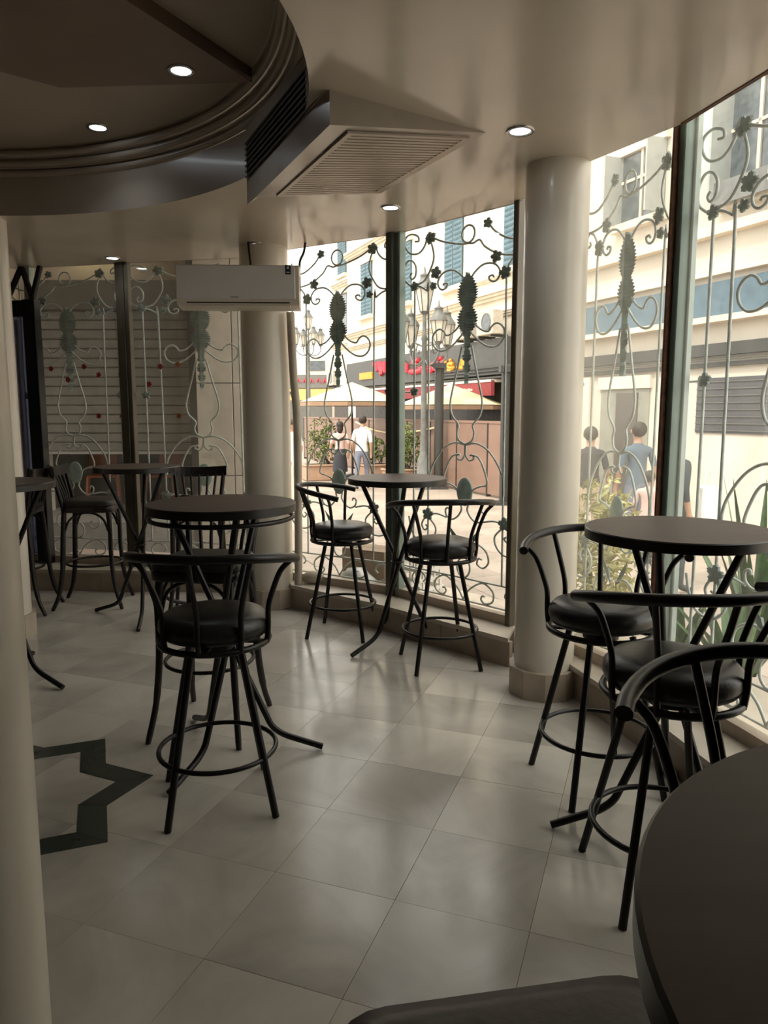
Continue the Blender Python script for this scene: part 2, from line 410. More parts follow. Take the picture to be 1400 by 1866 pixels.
# ------------------------------------------------------------------ windows: plinth, sill, frames, panes
PL = {'trim_1': [(-3.55, 6.17), (-3.03, 6.13), (-1.08, 6.03)], 'trim_2': [(-.70, 5.56), (-.02, 4.98), (.74, 4.21)], 'trim_3': [(.99, 3.78), (1.10, 3.36), (1.20, 2.96), (1.32, 2.25), (1.40, 1.2)]}
GB = {'trim_1': [(-3.55, 6.55), (-3.15, 6.48), (-1.02, 6.0)], 'trim_2': [(-.785, 5.775), (.067, 5.255), (.796, 4.455)], 'trim_3': [(.97, 4.12), (1.29, 3.42), (1.45, 2.84), (1.59, 2.20), (1.66, 1.2)]}
for nm in ('trim_1', 'trim_2', 'trim_3'):
    root = struct(nm)
    f_, g_ = PL[nm], GB[nm]
    g2 = outset(g_, .02)
    # riser pieces, stone by stone
    for i in range(len(f_) - 1):
        a, b = f_[i], f_[i + 1]; d = Vector((b[0] - a[0], b[1] - a[1])); k = max(1, round(d.length / .62))
        for q in range(k):
            p0 = Vector(a) + d * (q / k); p1 = Vector(a) + d * ((q + 1) / k)
            dd = (p1 - p0).normalized(); nn = Vector((-dd.y, dd.x)); 
            if nn.dot(Vector((p0.x - HC[0], p0.y - HC[1]))) < 0: nn = -nn
            p0 = p0 + dd * .0012; p1 = p1 - dd * .0012
            poly = [p0, p1, p1 + nn * .03, p0 + nn * .03]
            if (poly[1] - poly[0]).cross(poly[2] - poly[1]) < 0: poly = poly[::-1]
            MB().prism([(v.x, v.y) for v in poly], -.005, .155).build('stone_riser', M_PLINTH, root)
    fo = outset(f_, -.018)
    poly = fo + g2[::-1]
    area = sum(poly[i][0] * poly[(i + 1) % len(poly)][1] - poly[(i + 1) % len(poly)][0] * poly[i][1] for i in range(len(poly)))
    if area < 0: poly = poly[::-1]
    MB().prism(poly, .155, .182).build('stone_sill', M_SILL, root)

win_no = [0]
def window(panes, zb=.182, zt=2.72, gm=None, mull=None, mm=None):
    """panes: list of plan points along the glass line"""
    win_no[0] += 1
    root = struct('window_%d' % win_no[0])
    for i in range(len(panes) - 1):
        a, b = Vector(panes[i]), Vector(panes[i + 1]); d = b - a; rz = math.atan2(d.y, d.x); L_ = d.length; c = (a + b) / 2
        MB().box((c.x, c.y, zb + .03), (L_, .055, .06), rz).build('bottom_rail', M_PLINTH, root)
        MB().box((c.x, c.y, zt - .008), (L_, .05, .016), rz).build('head_rail', M_FRAME, root)
        MB().box((c.x, c.y, (zb + .05 + zt) / 2), (L_ - .01, .008, zt - zb - .05), rz).build('glass_pane', gm or M_GLASS, root)
    return root
def post(root, name, p, q, size, z0, z1, m):
    d = Vector((q[0] - p[0], q[1] - p[1]))
    return MB().rbox((p[0], p[1], (z0 + z1) / 2), (size[0], size[1], z1 - z0), .004, math.atan2(d.y, d.x)).build(name, m, root)

w1 = window([GLASS[0], GLASS[1], GLASS[2]], gm=M_GLASSV)
post(w1, 'mullion', GLASS[1], GLASS[2], (.075, .10, 0), .18, 2.71, M_FRAME)
post(w1, 'mullion_cover', (GLASS[1][0] + .055, GLASS[1][1] - .035), GLASS[2], (.035, .06, 0), .18, 2.71, M_FRAME)
post(w1, 'side_frame', (-3.0, 6.455), GLASS[1], (.06, .07, 0), .18, 2.71, M_FRLT)
w2 = window([GLASS[3], GLASS[4], GLASS[5]])
post(w2, 'mullion', (GLASS[4][0], GLASS[4][1] - .02), GLASS[5], (.062, .10, 0), .18, 2.71, mat('dark_green_aluminium', (.05, .06, .05), .35, metal=.2))
post(w2, 'mullion_cover', (GLASS[4][0] + .052, GLASS[4][1] - .06), GLASS[5], (.022, .06, 0), .18, 2.71, M_FRGRN)
post(w2, 'side_frame', (GLASS[5][0] - .01, GLASS[5][1]), (GLASS[5][0] + .5, GLASS[5][1] - .6), (.04, .07, 0), .18, 2.71, M_FRAME)
w3 = window([GLASS[6], GLASS[7]], zt=2.98, gm=M_GLASSH)
pc = Vector((1.318, 3.405)); pw_ = Vector((.935, -.355))
def pp(d, e=0): v = pc + pw_ * d + Vector((.355, .935)) * e; return (v.x, v.y)
post(w3, 'corner_post', pp(0), (pp(0)[0] + .263, pp(0)[1] - .965), (.050, .055, 0), .18, 2.98, M_FRGRN)
post(w3, 'post_edge', pp(-.044, -.01), (pp(0)[0] + .263, pp(0)[1] - .965), (.014, .03, 0), .18, 2.98, M_RUST)
post(w3, 'post_cover', pp(.046, .0), (pp(0)[0] + .263, pp(0)[1] - .965), (.026, .03, 0), .18, 2.98, M_FRLT)
w4 = window([GLASS[7], GLASS[8], GLASS[9], GLASS[10]], zt=2.98, gm=M_GLASSV)
# dark lip along the ceiling edge over the right-hand window
lip = [(1.03, 3.715), (1.257, 3.301), (1.367, 2.82), (1.43, 2.2)]
for i in range(1, 3):
    a, b = Vector(lip[i]), Vector(lip[i + 1]); d = b - a
    MB().box(((a.x + b.x) / 2, (a.y + b.y) / 2, ZC + .012), (d.length, .02, .03), math.atan2(d.y, d.x)).build('ceiling_lip', M_RUST, w4)

# entrance door at the far left
door = struct('door_1', (-3.15, 6.46, 0), math.atan2(-.23, 1.0))
def dpart(n, c, s, m): return MB().rbox(c, s, .004).build(n, m, door)
M_DOORB = mat('black_door_frame', (.006, .006, .008), .4)
dpart('door_post', (.19, -.02, 1.22), (.12, .08, 2.42), M_DOORB)
dpart('door_post', (-.42, 0, 1.22), (.10, .08, 2.42), M_DOORB)
dpart('door_head', (-.1, -.02, 2.36), (.62, .08, .13), M_DOORB)
dpart('door_stile', (.02, .01, 1.15), (.03, .04, 2.25), mat('grey_aluminium', (.25, .25, .28), .4, metal=.4))
dpart('door_pane', (-.14, .02, 1.2), (.46, .01, 2.3), glass_mat('blue_door_glass', (.45, .48, .62)))
for k, (x0, x1) in enumerate(((-.05, .12), (.22, .12), (.20, .30), (-.05, -.2))):
    MB().tube([(x0, -.02, 2.42), (x1, -.02, 2.70)], .026, 6).build('transom_brace', M_DOORB, door)

# ------------------------------------------------------------------ columns
def column(loc, r, label, base=True, zt=ZC):
    t = thing('column', label, 'column', (loc[0], loc[1], 0))
    MB().lathe([(r, .14 if base else 0), (r, zt + .03)], 48).build('shaft', M_COLM, t)
    if base:
        rb = r + .022; n = 10
        for k in range(n):
            a0 = 2 * PI * k / n + .004 + R(9); a1 = 2 * PI * (k + 1) / n - .004 + R(9)
            q = [(rb / math.cos(PI / n) * math.cos(a0), rb / math.cos(PI / n) * math.sin(a0)), (rb / math.cos(PI / n) * math.cos(a1), rb / math.cos(PI / n) * math.sin(a1)), ((r - .01) * math.cos(a1), (r - .01) * math.sin(a1)), ((r - .01) * math.cos(a0), (r - .01) * math.sin(a0))]
            MB().prism(q, 0, .15).build('skirting_tile', M_BASE, t)
    return t
column((.862, 3.855), .158, 'round cream column between the middle window and the right-hand window')
column((-.893, 5.68), .178, 'round cream column under the white wall air conditioner')
column((-2.56, 4.86), .165, 'cream column at far left, mostly hidden behind the nearest column')
column((-.815, 1.25), .17, 'nearest cream column cut off by the left edge of the photo')

# ------------------------------------------------------------------ wrought-iron grilles
def G(pts, mir=False): return [((-u if mir else u), 0, z) for u, z in pts]
def maple(mb, u, z, r, rot=0, y=0, mi=0):
    # lobed leaf plate with thickness
    n = 5; pts = []
    for k in range(n):
        a = rot + 2 * PI * k / n
        for da, rr in ((-.46, .70), (-.30, .88), (-.16, .80), (0, 1.0), (.16, .80), (.30, .88), (.46, .70)):
            pts.append((u + r * rr * math.cos(a + da), z + r * rr * math.sin(a + da)))
        pts.append((u + r * .58 * math.cos(a + PI / n), z + r * .58 * math.sin(a + PI / n)))
    m = len(pts)
    vv = [(p[0], y - .006, p[1]) for p in pts] + [(p[0], y + .006, p[1]) for p in pts] + [(u, y - .018, z), (u, y + .018, z)]
    ff = []
    for i in range(m):
        j = (i + 1) % m
        ff += [(i, j, 2 * m), (m + j, m + i, 2 * m + 1), (i, m + i, m + j, j)]
    mb.add(vv, ff, mi)
def toothed(mb, prof, teeth, depth=.012, y=0):
    """prof: list of (halfwidth, z) -> a serrated leaf body with ridge"""
    L_ = []
    n = teeth
    P = catmull([(w, 0, z) for w, z in prof], max(2, int(n / (len(prof) - 1))))
    right = []
    for i, p in enumerate(P):
        w = max(p.x, .002)
        right.append((w * (1.08 if i % 2 == 0 else .82), p.z + (.004 if i % 2 == 0 else 0)))
    m = len(right); vv = []; ff = []
    for (w, z) in right: vv += [(-w, y, z), (0, y - depth * 1.8, z), (w, y, z), (0, y + depth * 1.8, z)]
    for i in range(m - 1):
        for k in range(4):
            ff.append((4 * i + k, 4 * i + (k + 1) % 4, 4 * (i + 1) + (k + 1) % 4, 4 * (i + 1) + k))
    mb.add(vv, ff)
c_scroll = [(0.023, 2.374), (0.048, 2.409), (0.099, 2.446), (0.15, 2.454), (0.201, 2.438), (0.231, 2.396), (0.223, 2.354), (0.195, 2.336), (0.165, 2.346), (0.156, 2.369), (0.181, 2.375), (0.19, 2.362)]
arch_b = [(.29, .39), (.285, 1.2), (0.281, 2.0), (0.278, 2.359), (0.284, 2.395), (0.295, 2.424), (0.322, 2.456), (0.361, 2.472), (0.389, 2.449), (0.391, 2.41), (0.367, 2.399), (0.351, 2.413), (0.359, 2.424)]
swagR = [(-0.002, 2.601), (0.038, 2.596), (0.084, 2.608), (0.124, 2.559), (0.215, 2.502), (0.315, 2.477), (0.411, 2.481), (0.48, 2.533), (0.501, 2.583)]
swagR2 = [(0.134, 2.72), (0.186, 2.647), (0.263, 2.592), (0.325, 2.572), (0.396, 2.583), (0.454, 2.618), (.49, 2.68)]
swagL = [(-0.32, 2.716), (-0.203, 2.651), (-0.063, 2.608), (-0.002, 2.601)]
bigC = [(-0.43, 2.394), (-0.347, 2.414), (-0.296, 2.479), (-0.267, 2.556), (-0.283, 2.639), (-0.32, 2.716)]
spirL = [(-0.32, 2.716), (-0.342, 2.649), (-0.394, 2.606), (-0.47, 2.618), (-0.512, 2.677), (-0.505, 2.728), (-0.456, 2.744), (-0.402, 2.72), (-0.394, 2.688), (-0.425, 2.69)]
loopL = [(-0.425, 2.372), (-0.51, 2.438), (-0.52, 2.513), (-0.49, 2.565), (-0.447, 2.562), (-0.416, 2.517), (-.42, 2.46), (-.45, 2.44), (-.465, 2.465), (-.45, 2.485)]
bar2L = [(-.296, .39), (-.30, 1.2), (-0.309, 2.307), (-0.324, 2.345), (-0.369, 2.376), (-0.423, 2.393)]
arm = [(0.013, 2.189), (0.036, 2.123), (0.072, 2.074), (0.116, 2.042), (0.159, 2.032), (0.18, 2.059), (0.213, 2.078), (0.251, 2.062), (0.273, 2.02), (0.261, 1.97), (0.221, 1.935), (0.161, 1.936), (0.101, 1.969), (0.047, 2.018), (0.024, 2.046)]
lyre = [(0.037, 1.951), (0.074, 1.79), (0.108, 1.658), (0.122, 1.578), (0.107, 1.498), (0.056, 1.436), (0.066, 1.385), (0.052, 1.334), (0.0, 1.305)]
arc_ = [(0.0, 1.301), (0.083, 1.314), (0.165, 1.276), (0.233, 1.198), (0.28, 1.1), (0.288, 0.98)]
heart = [(-0.004, 1.30), (0.002, 1.239), (0.03, 1.199), (0.065, 1.211), (0.057, 1.236), (0.037, 1.233)]
inner = [(0.044, 1.236), (0.099, 1.222), (0.141, 1.153), (0.17, 1.052), (0.115, 1.03), (0.065, 1.003), (0.05, 0.952)]
low1 = [(0.03, .90), (0.023, 0.862), (0.052, 0.813), (0.098, 0.787), (0.142, 0.809), (0.15, 0.85), (0.127, 0.865), (0.118, 0.845)]
low2 = [(0.142, 0.795), (0.23, 0.811), (0.307, 0.786), (0.351, 0.725), (0.327, 0.682), (0.301, 0.705), (0.317, 0.721)]
low3 = [(0.274, 0.762), (0.232, 0.71), (0.242, 0.65), (0.286, 0.602), (0.346, 0.591), (0.404, 0.612), (0.443, 0.67), (0.468, 0.766)]
low4 = [(.02, .62), (.10, .64), (.17, .60), (.19, .53), (.15, .485), (.105, .505), (.115, .545), (.14, .54)]
bot1 = [(0.167, 0.292), (0.150, 0.296), (0.140, 0.270), (0.170, 0.245), (0.225, 0.27), (0.228, 0.335), (0.169, 0.379), (0.12, 0.372), (0.05, 0.321), (0.01, 0.262), (0.0, 0.24)]
bot2 = [(.335, .30), (.315, .325), (.335, .36), (.39, .372), (.43, .33), (.42, .28), (.37, .245)]
RB = .0068
def bars_mesh(pts, r=RB, n=5, closed=False, mir=False, smoothc=True):
    P = G(pts, mir); P = catmull(P, n, closed) if smoothc else [Vector(p) for p in P]
    return MB().tube(P, r, 6, closed)
def make_grille():
    g = thing('iron_grille', '', 'window grille', group='wrought-iron grilles outside the windows')
    for mir in (False, True):
        bars_mesh(c_scroll, mir=mir).build('scroll', M_IRON, g)
        bars_mesh(arm, mir=mir).build('arm_scroll', M_IRON, g)
        bars_mesh(lyre, mir=mir).build('lyre_bar', M_IRON, g)
        bars_mesh(arc_, mir=mir).build('arch_scroll', M_IRON, g)
        bars_mesh(heart, mir=mir).build('heart_scroll', M_IRON, g)
        bars_mesh(inner, mir=mir).build('inner_scroll', M_IRON, g)
        bars_mesh(low1, mir=mir).build('lower_scroll', M_IRON, g)
        bars_mesh(low2, mir=mir).build('lower_scroll', M_IRON, g)
        bars_mesh(low3, mir=mir).build('lower_loop', M_IRON, g)
        bars_mesh(low4, mir=mir).build('lower_scroll', M_IRON, g)
        bars_mesh(bot1, mir=mir).build('bottom_scroll', M_IRON, g)
        bars_mesh(bot2, mir=mir).build('bottom_scroll', M_IRON, g)
        lf = MB(); maple(lf, (.30 if not mir else -.30), .80, .05, rot=.4 if not mir else 2.7); lf.build('leaf', M_LEAFI, g)
        fr = MB(); sg = -1 if mir else 1
        vv = [(sg * .02, -.008, .60), (sg * .06, .0, .68), (sg * .13, -.004, .755), (sg * .10, 0, .68), (sg * .055, 0, .62), (sg * .06, .014, .68)]
        fr.add(vv, [(0, 4, 3, 5), (5, 3, 2, 1), (0, 5, 1), (0, 1, 2, 3, 4)]); fr.build('frond', M_LEAFI, g)
    bars_mesh(arch_b).build('bar', M_IRON, g)
    MB().tube([(.412, 0, .39), (.405, 0, 2.66)], RB, 6).build('bar', M_IRON, g)
    MB().tube([(-.425, 0, .39), (-.425, 0, 2.39)], RB, 6).build('bar', M_IRON, g)
    bars_mesh(bar2L).build('bar', M_IRON, g)
    bars_mesh(loopL).build('loop_scroll', M_IRON, g)
    bars_mesh(bigC).build('crown_scroll', M_IRON, g)
    bars_mesh(spirL).build('crown_scroll', M_IRON, g)
    bars_mesh(swagL).build('swag', M_IRON, g)
    bars_mesh(swagR).build('swag', M_IRON, g)
    bars_mesh(swagR2).build('swag', M_IRON, g)
    bars_mesh([(.048 * math.sin(q * PI / 5), 2.66 + .054 * math.cos(q * PI / 5)) for q in range(10)], n=3, closed=True).build('crown_ring', M_IRON, g)
    bars_mesh([(.05 * math.sin(q * PI / 5), .465 + .068 * math.cos(q * PI / 5)) for q in range(10)], n=3, closed=True).build('lower_ring', M_IRON, g)
    MB().tube([(-.53, 0, .39), (.52, 0, .39)], RB, 6).build('rail', M_IRON, g)
    MB().tube([(-.53, 0, .236), (.52, 0, .236)], RB, 6).build('rail', M_IRON, g)
    MB().tube([(-.53, 0, 1.66), (-.425, 0, 1.66)], RB * .8, 6).build('cross_link', M_IRON, g)
    MB().tube([(.405, 0, 1.66), (.52, 0, 1.66)], RB * .8, 6).build('cross_link', M_IRON, g)
    for x in (-.425, .407):
        b = MB(); maple(b, x, 1.665, .036, .3); b.build('rosette', M_LEAFI, g)
    for (u, z, r_) in ((.204, 2.485, .042), (.268, 2.38, .045), (-.25, 2.455, .045), (-.43, 2.39, .036), (-.295, 2.69, .045), (.14, 2.70, .034), (-.27, 2.37, .03)):
        b = MB(); maple(b, u, z, r_, rng.uniform(0, 1)); b.build('leaf', M_LEAFI, g)
    b = MB(); toothed(b, [(.003, 2.415), (.045, 2.375), (.072, 2.32), (.076, 2.27), (.058, 2.22), (.034, 2.195)], 30); b.build('palmette', M_LEAFI, g)
    b = MB(); toothed(b, [(.03, 2.21), (.062, 2.17), (.078, 2.125), (.066, 2.075), (.036, 2.035), (.024, 1.99), (.03, 1.945), (.004, 1.935)], 36); b.build('palmette', M_LEAFI, g)
    b = MB(); toothed(b, [(.003, 1.95), (.030, 1.90), (.034, 1.865), (.014, 1.845), (.030, 1.82), (.026, 1.785), (.010, 1.77), (.020, 1.745), (.003, 1.70)], 24); b.build('pendant', M_LEAFI, g)
    ov = MB().ball((0, 0, .985), (.061, .016, .098), 20, 12); ov.build('medallion', M_OVAL, g)
    return g
grille = make_grille(); gu = []
GN = []
def put_grille(a, b, off, label, flip=False):
    a, b = Vector(a), Vector(b); d = b - a; c = (a + b) / 2; t = d.normalized(); nn = Vector((-t.y, t.x))
    if nn.dot(Vector((c.x - HC[0], c.y - HC[1]))) < 0: nn = -nn
    p = c + nn * off; s = d.length / 1.04
    o = place(grille, gu, (p.x, p.y, 0), math.atan2(d.y, d.x), label, (-s if flip else s, 1, .985))
    return o
put_grille((-3.31, 6.54), (-2.17, 6.275), .10, 'iron scroll grille behind the far-left pane, nearest the dark door', True)
put_grille(GLASS[1], (-.92, 6.0), .10, 'iron scroll grille behind the left window pane beside the air conditioner')
put_grille((-.86, 5.83), GLASS[4], .10, 'iron scroll grille on the left pane of the middle window', True)
put_grille(GLASS[4], (.86, 4.40), .10, 'iron scroll grille on the right pane of the middle window')
put_grille((.95, 4.15), GLASS[7], .10, 'iron scroll grille on the narrow pane right of the column', True)
put_grille(GLASS[7], (1.60, 2.23), .10, 'iron scroll grille at the right edge of the photo beyond the green post')

# flower stickers on the far-left panes
def sticker(u, v, col):
    # place on the inner face of left glass
    a, b = (Vector(GLASS[0]), Vector(GLASS[1])) if u < 235 else (Vector(GLASS[1]), Vector(GLASS[2]))
    x = (u - 700) / F_PX; y = (933 - v) / F_PX; th = math.atan(183 / F_PX)
    d = Vector((x, math.cos(th) + y * math.sin(th), -math.sin(th) + y * math.cos(th)))
    t = (b - a).normalized(); nn = Vector((-t.y, t.x)); a2 = a - nn * .006 if nn.y > 0 else a + nn * .006
    k = (a2.x * nn.x + a2.y * nn.y) / (d.x * nn.x + d.y * nn.y)
    mb = MB()
    vv = [(0, -.001, 0), (0, .001, 0)]; n = 20
    for q in range(n):
        aa = 2 * PI * q / n; rr = .026 * (.62 + .38 * abs(math.cos(2.5 * aa)))
        vv += [(rr * math.cos(aa), -.001, rr * math.sin(aa)), (rr * math.cos(aa), .001, rr * math.sin(aa))]
    ff = []
    for q in range(n):
        i, j = 2 + 2 * q, 2 + 2 * ((q + 1) % n)
        ff += [(0, j, i), (1, i + 1, j + 1), (i, j, j + 1, i + 1)]
    mb.add(vv, ff)
    o = mb.build('flower_sticker', col)
    o.location = d * k + Vector((0, 0, 1.5)); o.rotation_euler = (0, 0, math.atan2(t.y, t.x))
    return o
M_RED = mat('red_sticker', (.30, .035, .02), .5); M_ORS = mat('orange_sticker', (.35, .11, .04), .5)
STK = [(153, 668, M_RED, 'red flower sticker just below the palmette on the far-left pane'), (180, 683, M_RED, 'red flower sticker crossing an iron bar left of the bronze mullion'), (93, 672, M_RED, 'red flower sticker closest to the dark door frame, upper row'), (75, 758, M_RED, 'red flower sticker at the pane edge by the door, lower row'),
       (124, 692, M_RED, 'red flower sticker on the pendant leaf of the far-left grille'), (180, 758, M_RED, 'red flower sticker low on the far-left pane, left of the mullion'), (222, 758, M_ORS, 'orange flower sticker low beside the left of the mullion'), (220, 684, M_RED, 'small red flower sticker touching the left of the mullion'),
       (272, 700, M_RED, 'red flower sticker right of the mullion at rosette height'), (292, 668, M_RED, 'red flower sticker high between the bars right of the mullion'), (324, 664, M_ORS, 'orange flower sticker high near the right-hand left-window grille'), (326, 758, M_ORS, 'orange flower sticker low right of the mullion')]
for (u, v, m_, lb) in STK:
    tag(sticker(u, v, m_), lb, 'sticker', 'flower stickers on the left window')

# ------------------------------------------------------------------ ceiling duct box with grilles
A2, B2, C2, D2 = Vector((-.638, 3.84, 2.55)), Vector((-.205, 2.97, 2.575)), Vector((.44, 3.40, 2.698)), Vector((-.02, 4.30, 2.698))
Atop, Btop = Vector((A2.x - .05, A2.y + .09, 2.92)), Vector((B2.x, B2.y, 2.92))
duct = thing('ceiling_duct_box', 'boxed ceiling air duct with slot outlet and square return grille', 'air duct')
db = MB()
up = lambda p, z: Vector((p.x, p.y, z))
db.add([A2, B2, C2, D2, up(A2, 2.92), up(B2, 2.92), up(C2, 2.92), up(D2, 2.92)], [(0, 1, 2, 3), (0, 4, 5, 1), (1, 5, 6, 2), (2, 6, 7, 3), (3, 7, 4, 0)])
db.build('box', M_DUCT, duct)
fx = (B2 - A2); fx.z = 0; fl = fx.length; fx.normalize(); fn = Vector((fx.y, -fx.x, 0))
if fn.dot(Vector((HC[0] - A2.x, HC[1] - A2.y, 0))) < 0: fn = -fn
# outlet: black recess plate with thin bars in front
ob = MB()
def fpt(s, z, o): p = A2 + fx * s + fn * o; p.z = z; return p
M_OUT = mat('dark_louvre', (.07, .055, .045), .4)
zA0, zA1 = 2.675, 2.835
ob.add([fpt(-.12, zA0, .004), fpt(fl - .03, zA0 + .03, .004), fpt(fl - .03, zA1 + .03, .004), fpt(-.12, zA1, .004)], [(0, 1, 2, 3)]); ob.build('outlet_slot', M_SLOT, duct)
for k in range(7):
    z0 = zA0 + (zA1 - zA0) * (k / 6)
    MB().tube([fpt(-.12, z0, .010), fpt(fl - .03, z0 + .03, .010)], .0042, 6).build('outlet_bar', M_OUT, duct)
# face extension to the far side of the box
MB().add([fpt(-.14, 2.55, 0), fpt(0, 2.55, 0), fpt(0, 2.92, 0), fpt(-.14, 2.92, 0), fpt(-.14, 2.62, -.1), fpt(0, 2.62, -.1), fpt(0, 2.92, -.1), fpt(-.14, 2.92, -.1)], [(4, 5, 1, 0), (0, 1, 2, 3), (3, 7, 4, 0)]).build('box_cheek', M_DUCT, duct)
# sloping return grille
def bq(s, t, o=0):   # s along A->B, t along A->D
    p = A2.lerp(B2, s).lerp(D2.lerp(C2, s), t)
    n_ = (B2 - A2).cross(D2 - A2).normalized()
    if n_.z > 0: n_ = -n_
    return p + n_ * o
fr = MB()
outer = [(.05, .13), (.95, .13), (.95, .93), (.05, .93)]; inn = [(.075, .165), (.925, .165), (.925, .90), (.075, .90)]
for a in range(4):
    b = (a + 1) % 4
    q = [bq(*outer[a], .010), bq(*outer[b], .010), bq(*inn[b], .010), bq(*inn[a], .010)]
    q2 = [bq(*outer[a], 0), bq(*outer[b], 0), bq(*inn[b], 0), bq(*inn[a], 0)]
    fr.add(q + q2, [(0, 1, 2, 3), (0, 4, 5, 1), (2, 6, 7, 3), (1, 5, 6, 2), (0, 3, 7, 4)])
M_RETF = mat('cream_grille_paint', (.40, .34, .275), .35, vary=.03)
fr.build('return_frame', M_RETF, duct)
MB().add([bq(.045, .12, .001), bq(.955, .12, .001), bq(.955, .94, .001), bq(.045, .94, .001)], [(0, 1, 2, 3)]).build('shadow_gap', mat('dark_gap', (.13, .105, .08), .7), duct)
ns = 24
for k in range(ns):
    s0 = .08 + .845 * k / ns; s1 = s0 + .845 / ns * .60
    q = [bq(s0, .165, .009), bq(s0, .90, .009), bq(s1, .90, .009), bq(s1, .165, .009)]
    q2 = [bq(s0, .165, .006), bq(s0, .90, .006), bq(s1, .90, .001), bq(s1, .165, .001)]
    MB().add(q + q2, [(0, 1, 2, 3), (0, 4, 5, 1), (2, 6, 7, 3), (0, 3, 7, 4), (1, 5, 6, 2)]).build('louvre_slat', M_RETF, duct)

# ------------------------------------------------------------------ downlights
def downlight(x, y, z, label, pw=2.2):
    t = thing('downlight', label, 'downlight', (x, y, z), group='round recessed ceiling downlights')
    MB().lathe([(.062, 0), (.060, -.007), (.046, -.006), (.042, -.001)], 28, capb=False, capt=False).build('trim_ring', M_RING, t)
    MB().lathe([(.001, -.004), (.045, -.003)], 28, smooth=False, capb=False, capt=False).build('lens', M_LENS, t)
    ld = bpy.data.lights.new('downlight_bulb', 'SPOT'); lo = bpy.data.objects.new('downlight_bulb', ld); COL.objects.link(lo); lo.parent = t
    lo.location = (0, 0, -.02); ld.energy = pw; ld.spot_size = R(125); ld.spot_blend = .8; ld.shadow_soft_size = .04; ld.color = (.86, .93, 1)
    return t
downlight(.587, 3.381, ZC, 'lit ceiling downlight nearest the column on the right')
downlight(.039, 4.591, ZC, 'lit ceiling downlight in front of the middle window mullion')
downlight(-.922, 5.547, ZC, 'lit ceiling downlight above the wall air conditioner')
downlight(-2.141, 6.047, ZC, 'lit ceiling downlight over the far-left window')
downlight(-1.585, 4.345, 3.06, 'lit downlight in the upper tray ceiling beside the brown panel')
downlight(-.9, 3.514, 3.0, 'lit downlight set in the brown dropped ceiling panel')

# ------------------------------------------------------------------ wall air conditioner
ac = thing('wall_air_conditioner', 'white split air conditioner mounted in front of the left column', 'air conditioner', (-1.005, 5.40, 2.35), R(2.5))
W_, H_ = .83, .285
prof = [(.0, H_ / 2), (-.17, H_ / 2), (-.20, H_ / 2 - .02), (-.205, -H_ / 2 + .05), (-.185, -H_ / 2 + .015), (-.10, -H_ / 2), (0, -H_ / 2)]
def profile_box(prof, x0, x1):
    n = len(prof); mb = MB()
    vv = [(x0, p[0], p[1]) for p in prof] + [(x1, p[0], p[1]) for p in prof]
    ff = [tuple(range(n)), tuple(range(2 * n - 1, n - 1, -1))] + [(i, n + i, n + (i + 1) % n, (i + 1) % n) for i in range(n)]
    mb.add(vv, ff); return mb
profile_box(prof, -W_ / 2, W_ / 2).build('casing', M_WHITEP2, ac)
MB().rbox((-.012, -.206, .022), (W_ - .025, .012, H_ - .065), .004).build('front_panel', M_WHITEP, ac)
MB().box((-.0, -.190, -H_ / 2 + .030), (W_ - .13, .016, .006), M=Matrix.Rotation(R(-20), 4, 'X')).build('outlet_gap', M_SLOT, ac)
MB().rbox((.0, -.165, -H_ / 2 + .008), (W_ - .12, .055, .008), .003, M=Matrix.Rotation(R(-12), 4, 'X')).build('louvre_flap', M_WHITEP2, ac)
lg = MB()
for k, w in enumerate((.006, .004, .007, .004, .006, .005)):
    lg.box((-.045 + k * .009, -.2127, -.077), (w, .001, .008 if k % 2 else .006))
lg.build('brand_mark', M_DARKP, ac)
st = MB().box((W_ / 2 - .072, -.2127, .105), (.038, .001, .062)).build('energy_sticker', M_NAVY, ac)
MB().box((W_ / 2 - .072, -.2135, .118), (.014, .001, .016)).build('sticker_print', M_WHITE, st)
MB().box((W_ / 2 - .072, -.2135, .088), (.022, .001, .006)).build('sticker_print', M_WHITE, st)
MB().rbox((W_ / 2 + .002, -.09, .03), (.006, .03, .10), .002).build('side_vent', mat('grey_vent', (.25, .22, .18), .5), ac)
# pipe trunking and cables
tk = MB().tube(catmull([(-.685, 5.56, 2.22), (-.68, 5.57, 2.0), (-.672, 5.585, 1.75), (-.655, 5.59, 1.5), (-.650, 5.585, 1.2), (-.652, 5.58, .8), (-.655, 5.575, .45), (-.66, 5.57, .185)], 5), .030, 8)
tag(tk.build('pipe_trunking', M_PIPE), 'beige air conditioner pipe running down beside the left column', 'pipe')
tag(MB().tube(catmull([(-.60, 5.42, 2.46), (-.60, 5.47, 2.56), (-.575, 5.5, 2.63), (-.565, 5.52, 2.70)], 5), .009, 6).build('power_cable', M_CABLE), 'black cable rising from the air conditioner end to the ceiling, right side', 'cable')
tag(MB().tube([(-.97, 5.49, 2.70), (-.94, 5.42, 2.49)], .008, 6).build('power_cable', M_CABLE), 'black cable above the middle of the air conditioner', 'cable')
tag(MB().ball((-.545, 5.585, .235), (.085, .05, .05), 12, 8).build('cloth_bundle', M_PIPE), 'small beige bundle lying on the sill beside the pipe', 'bundle')

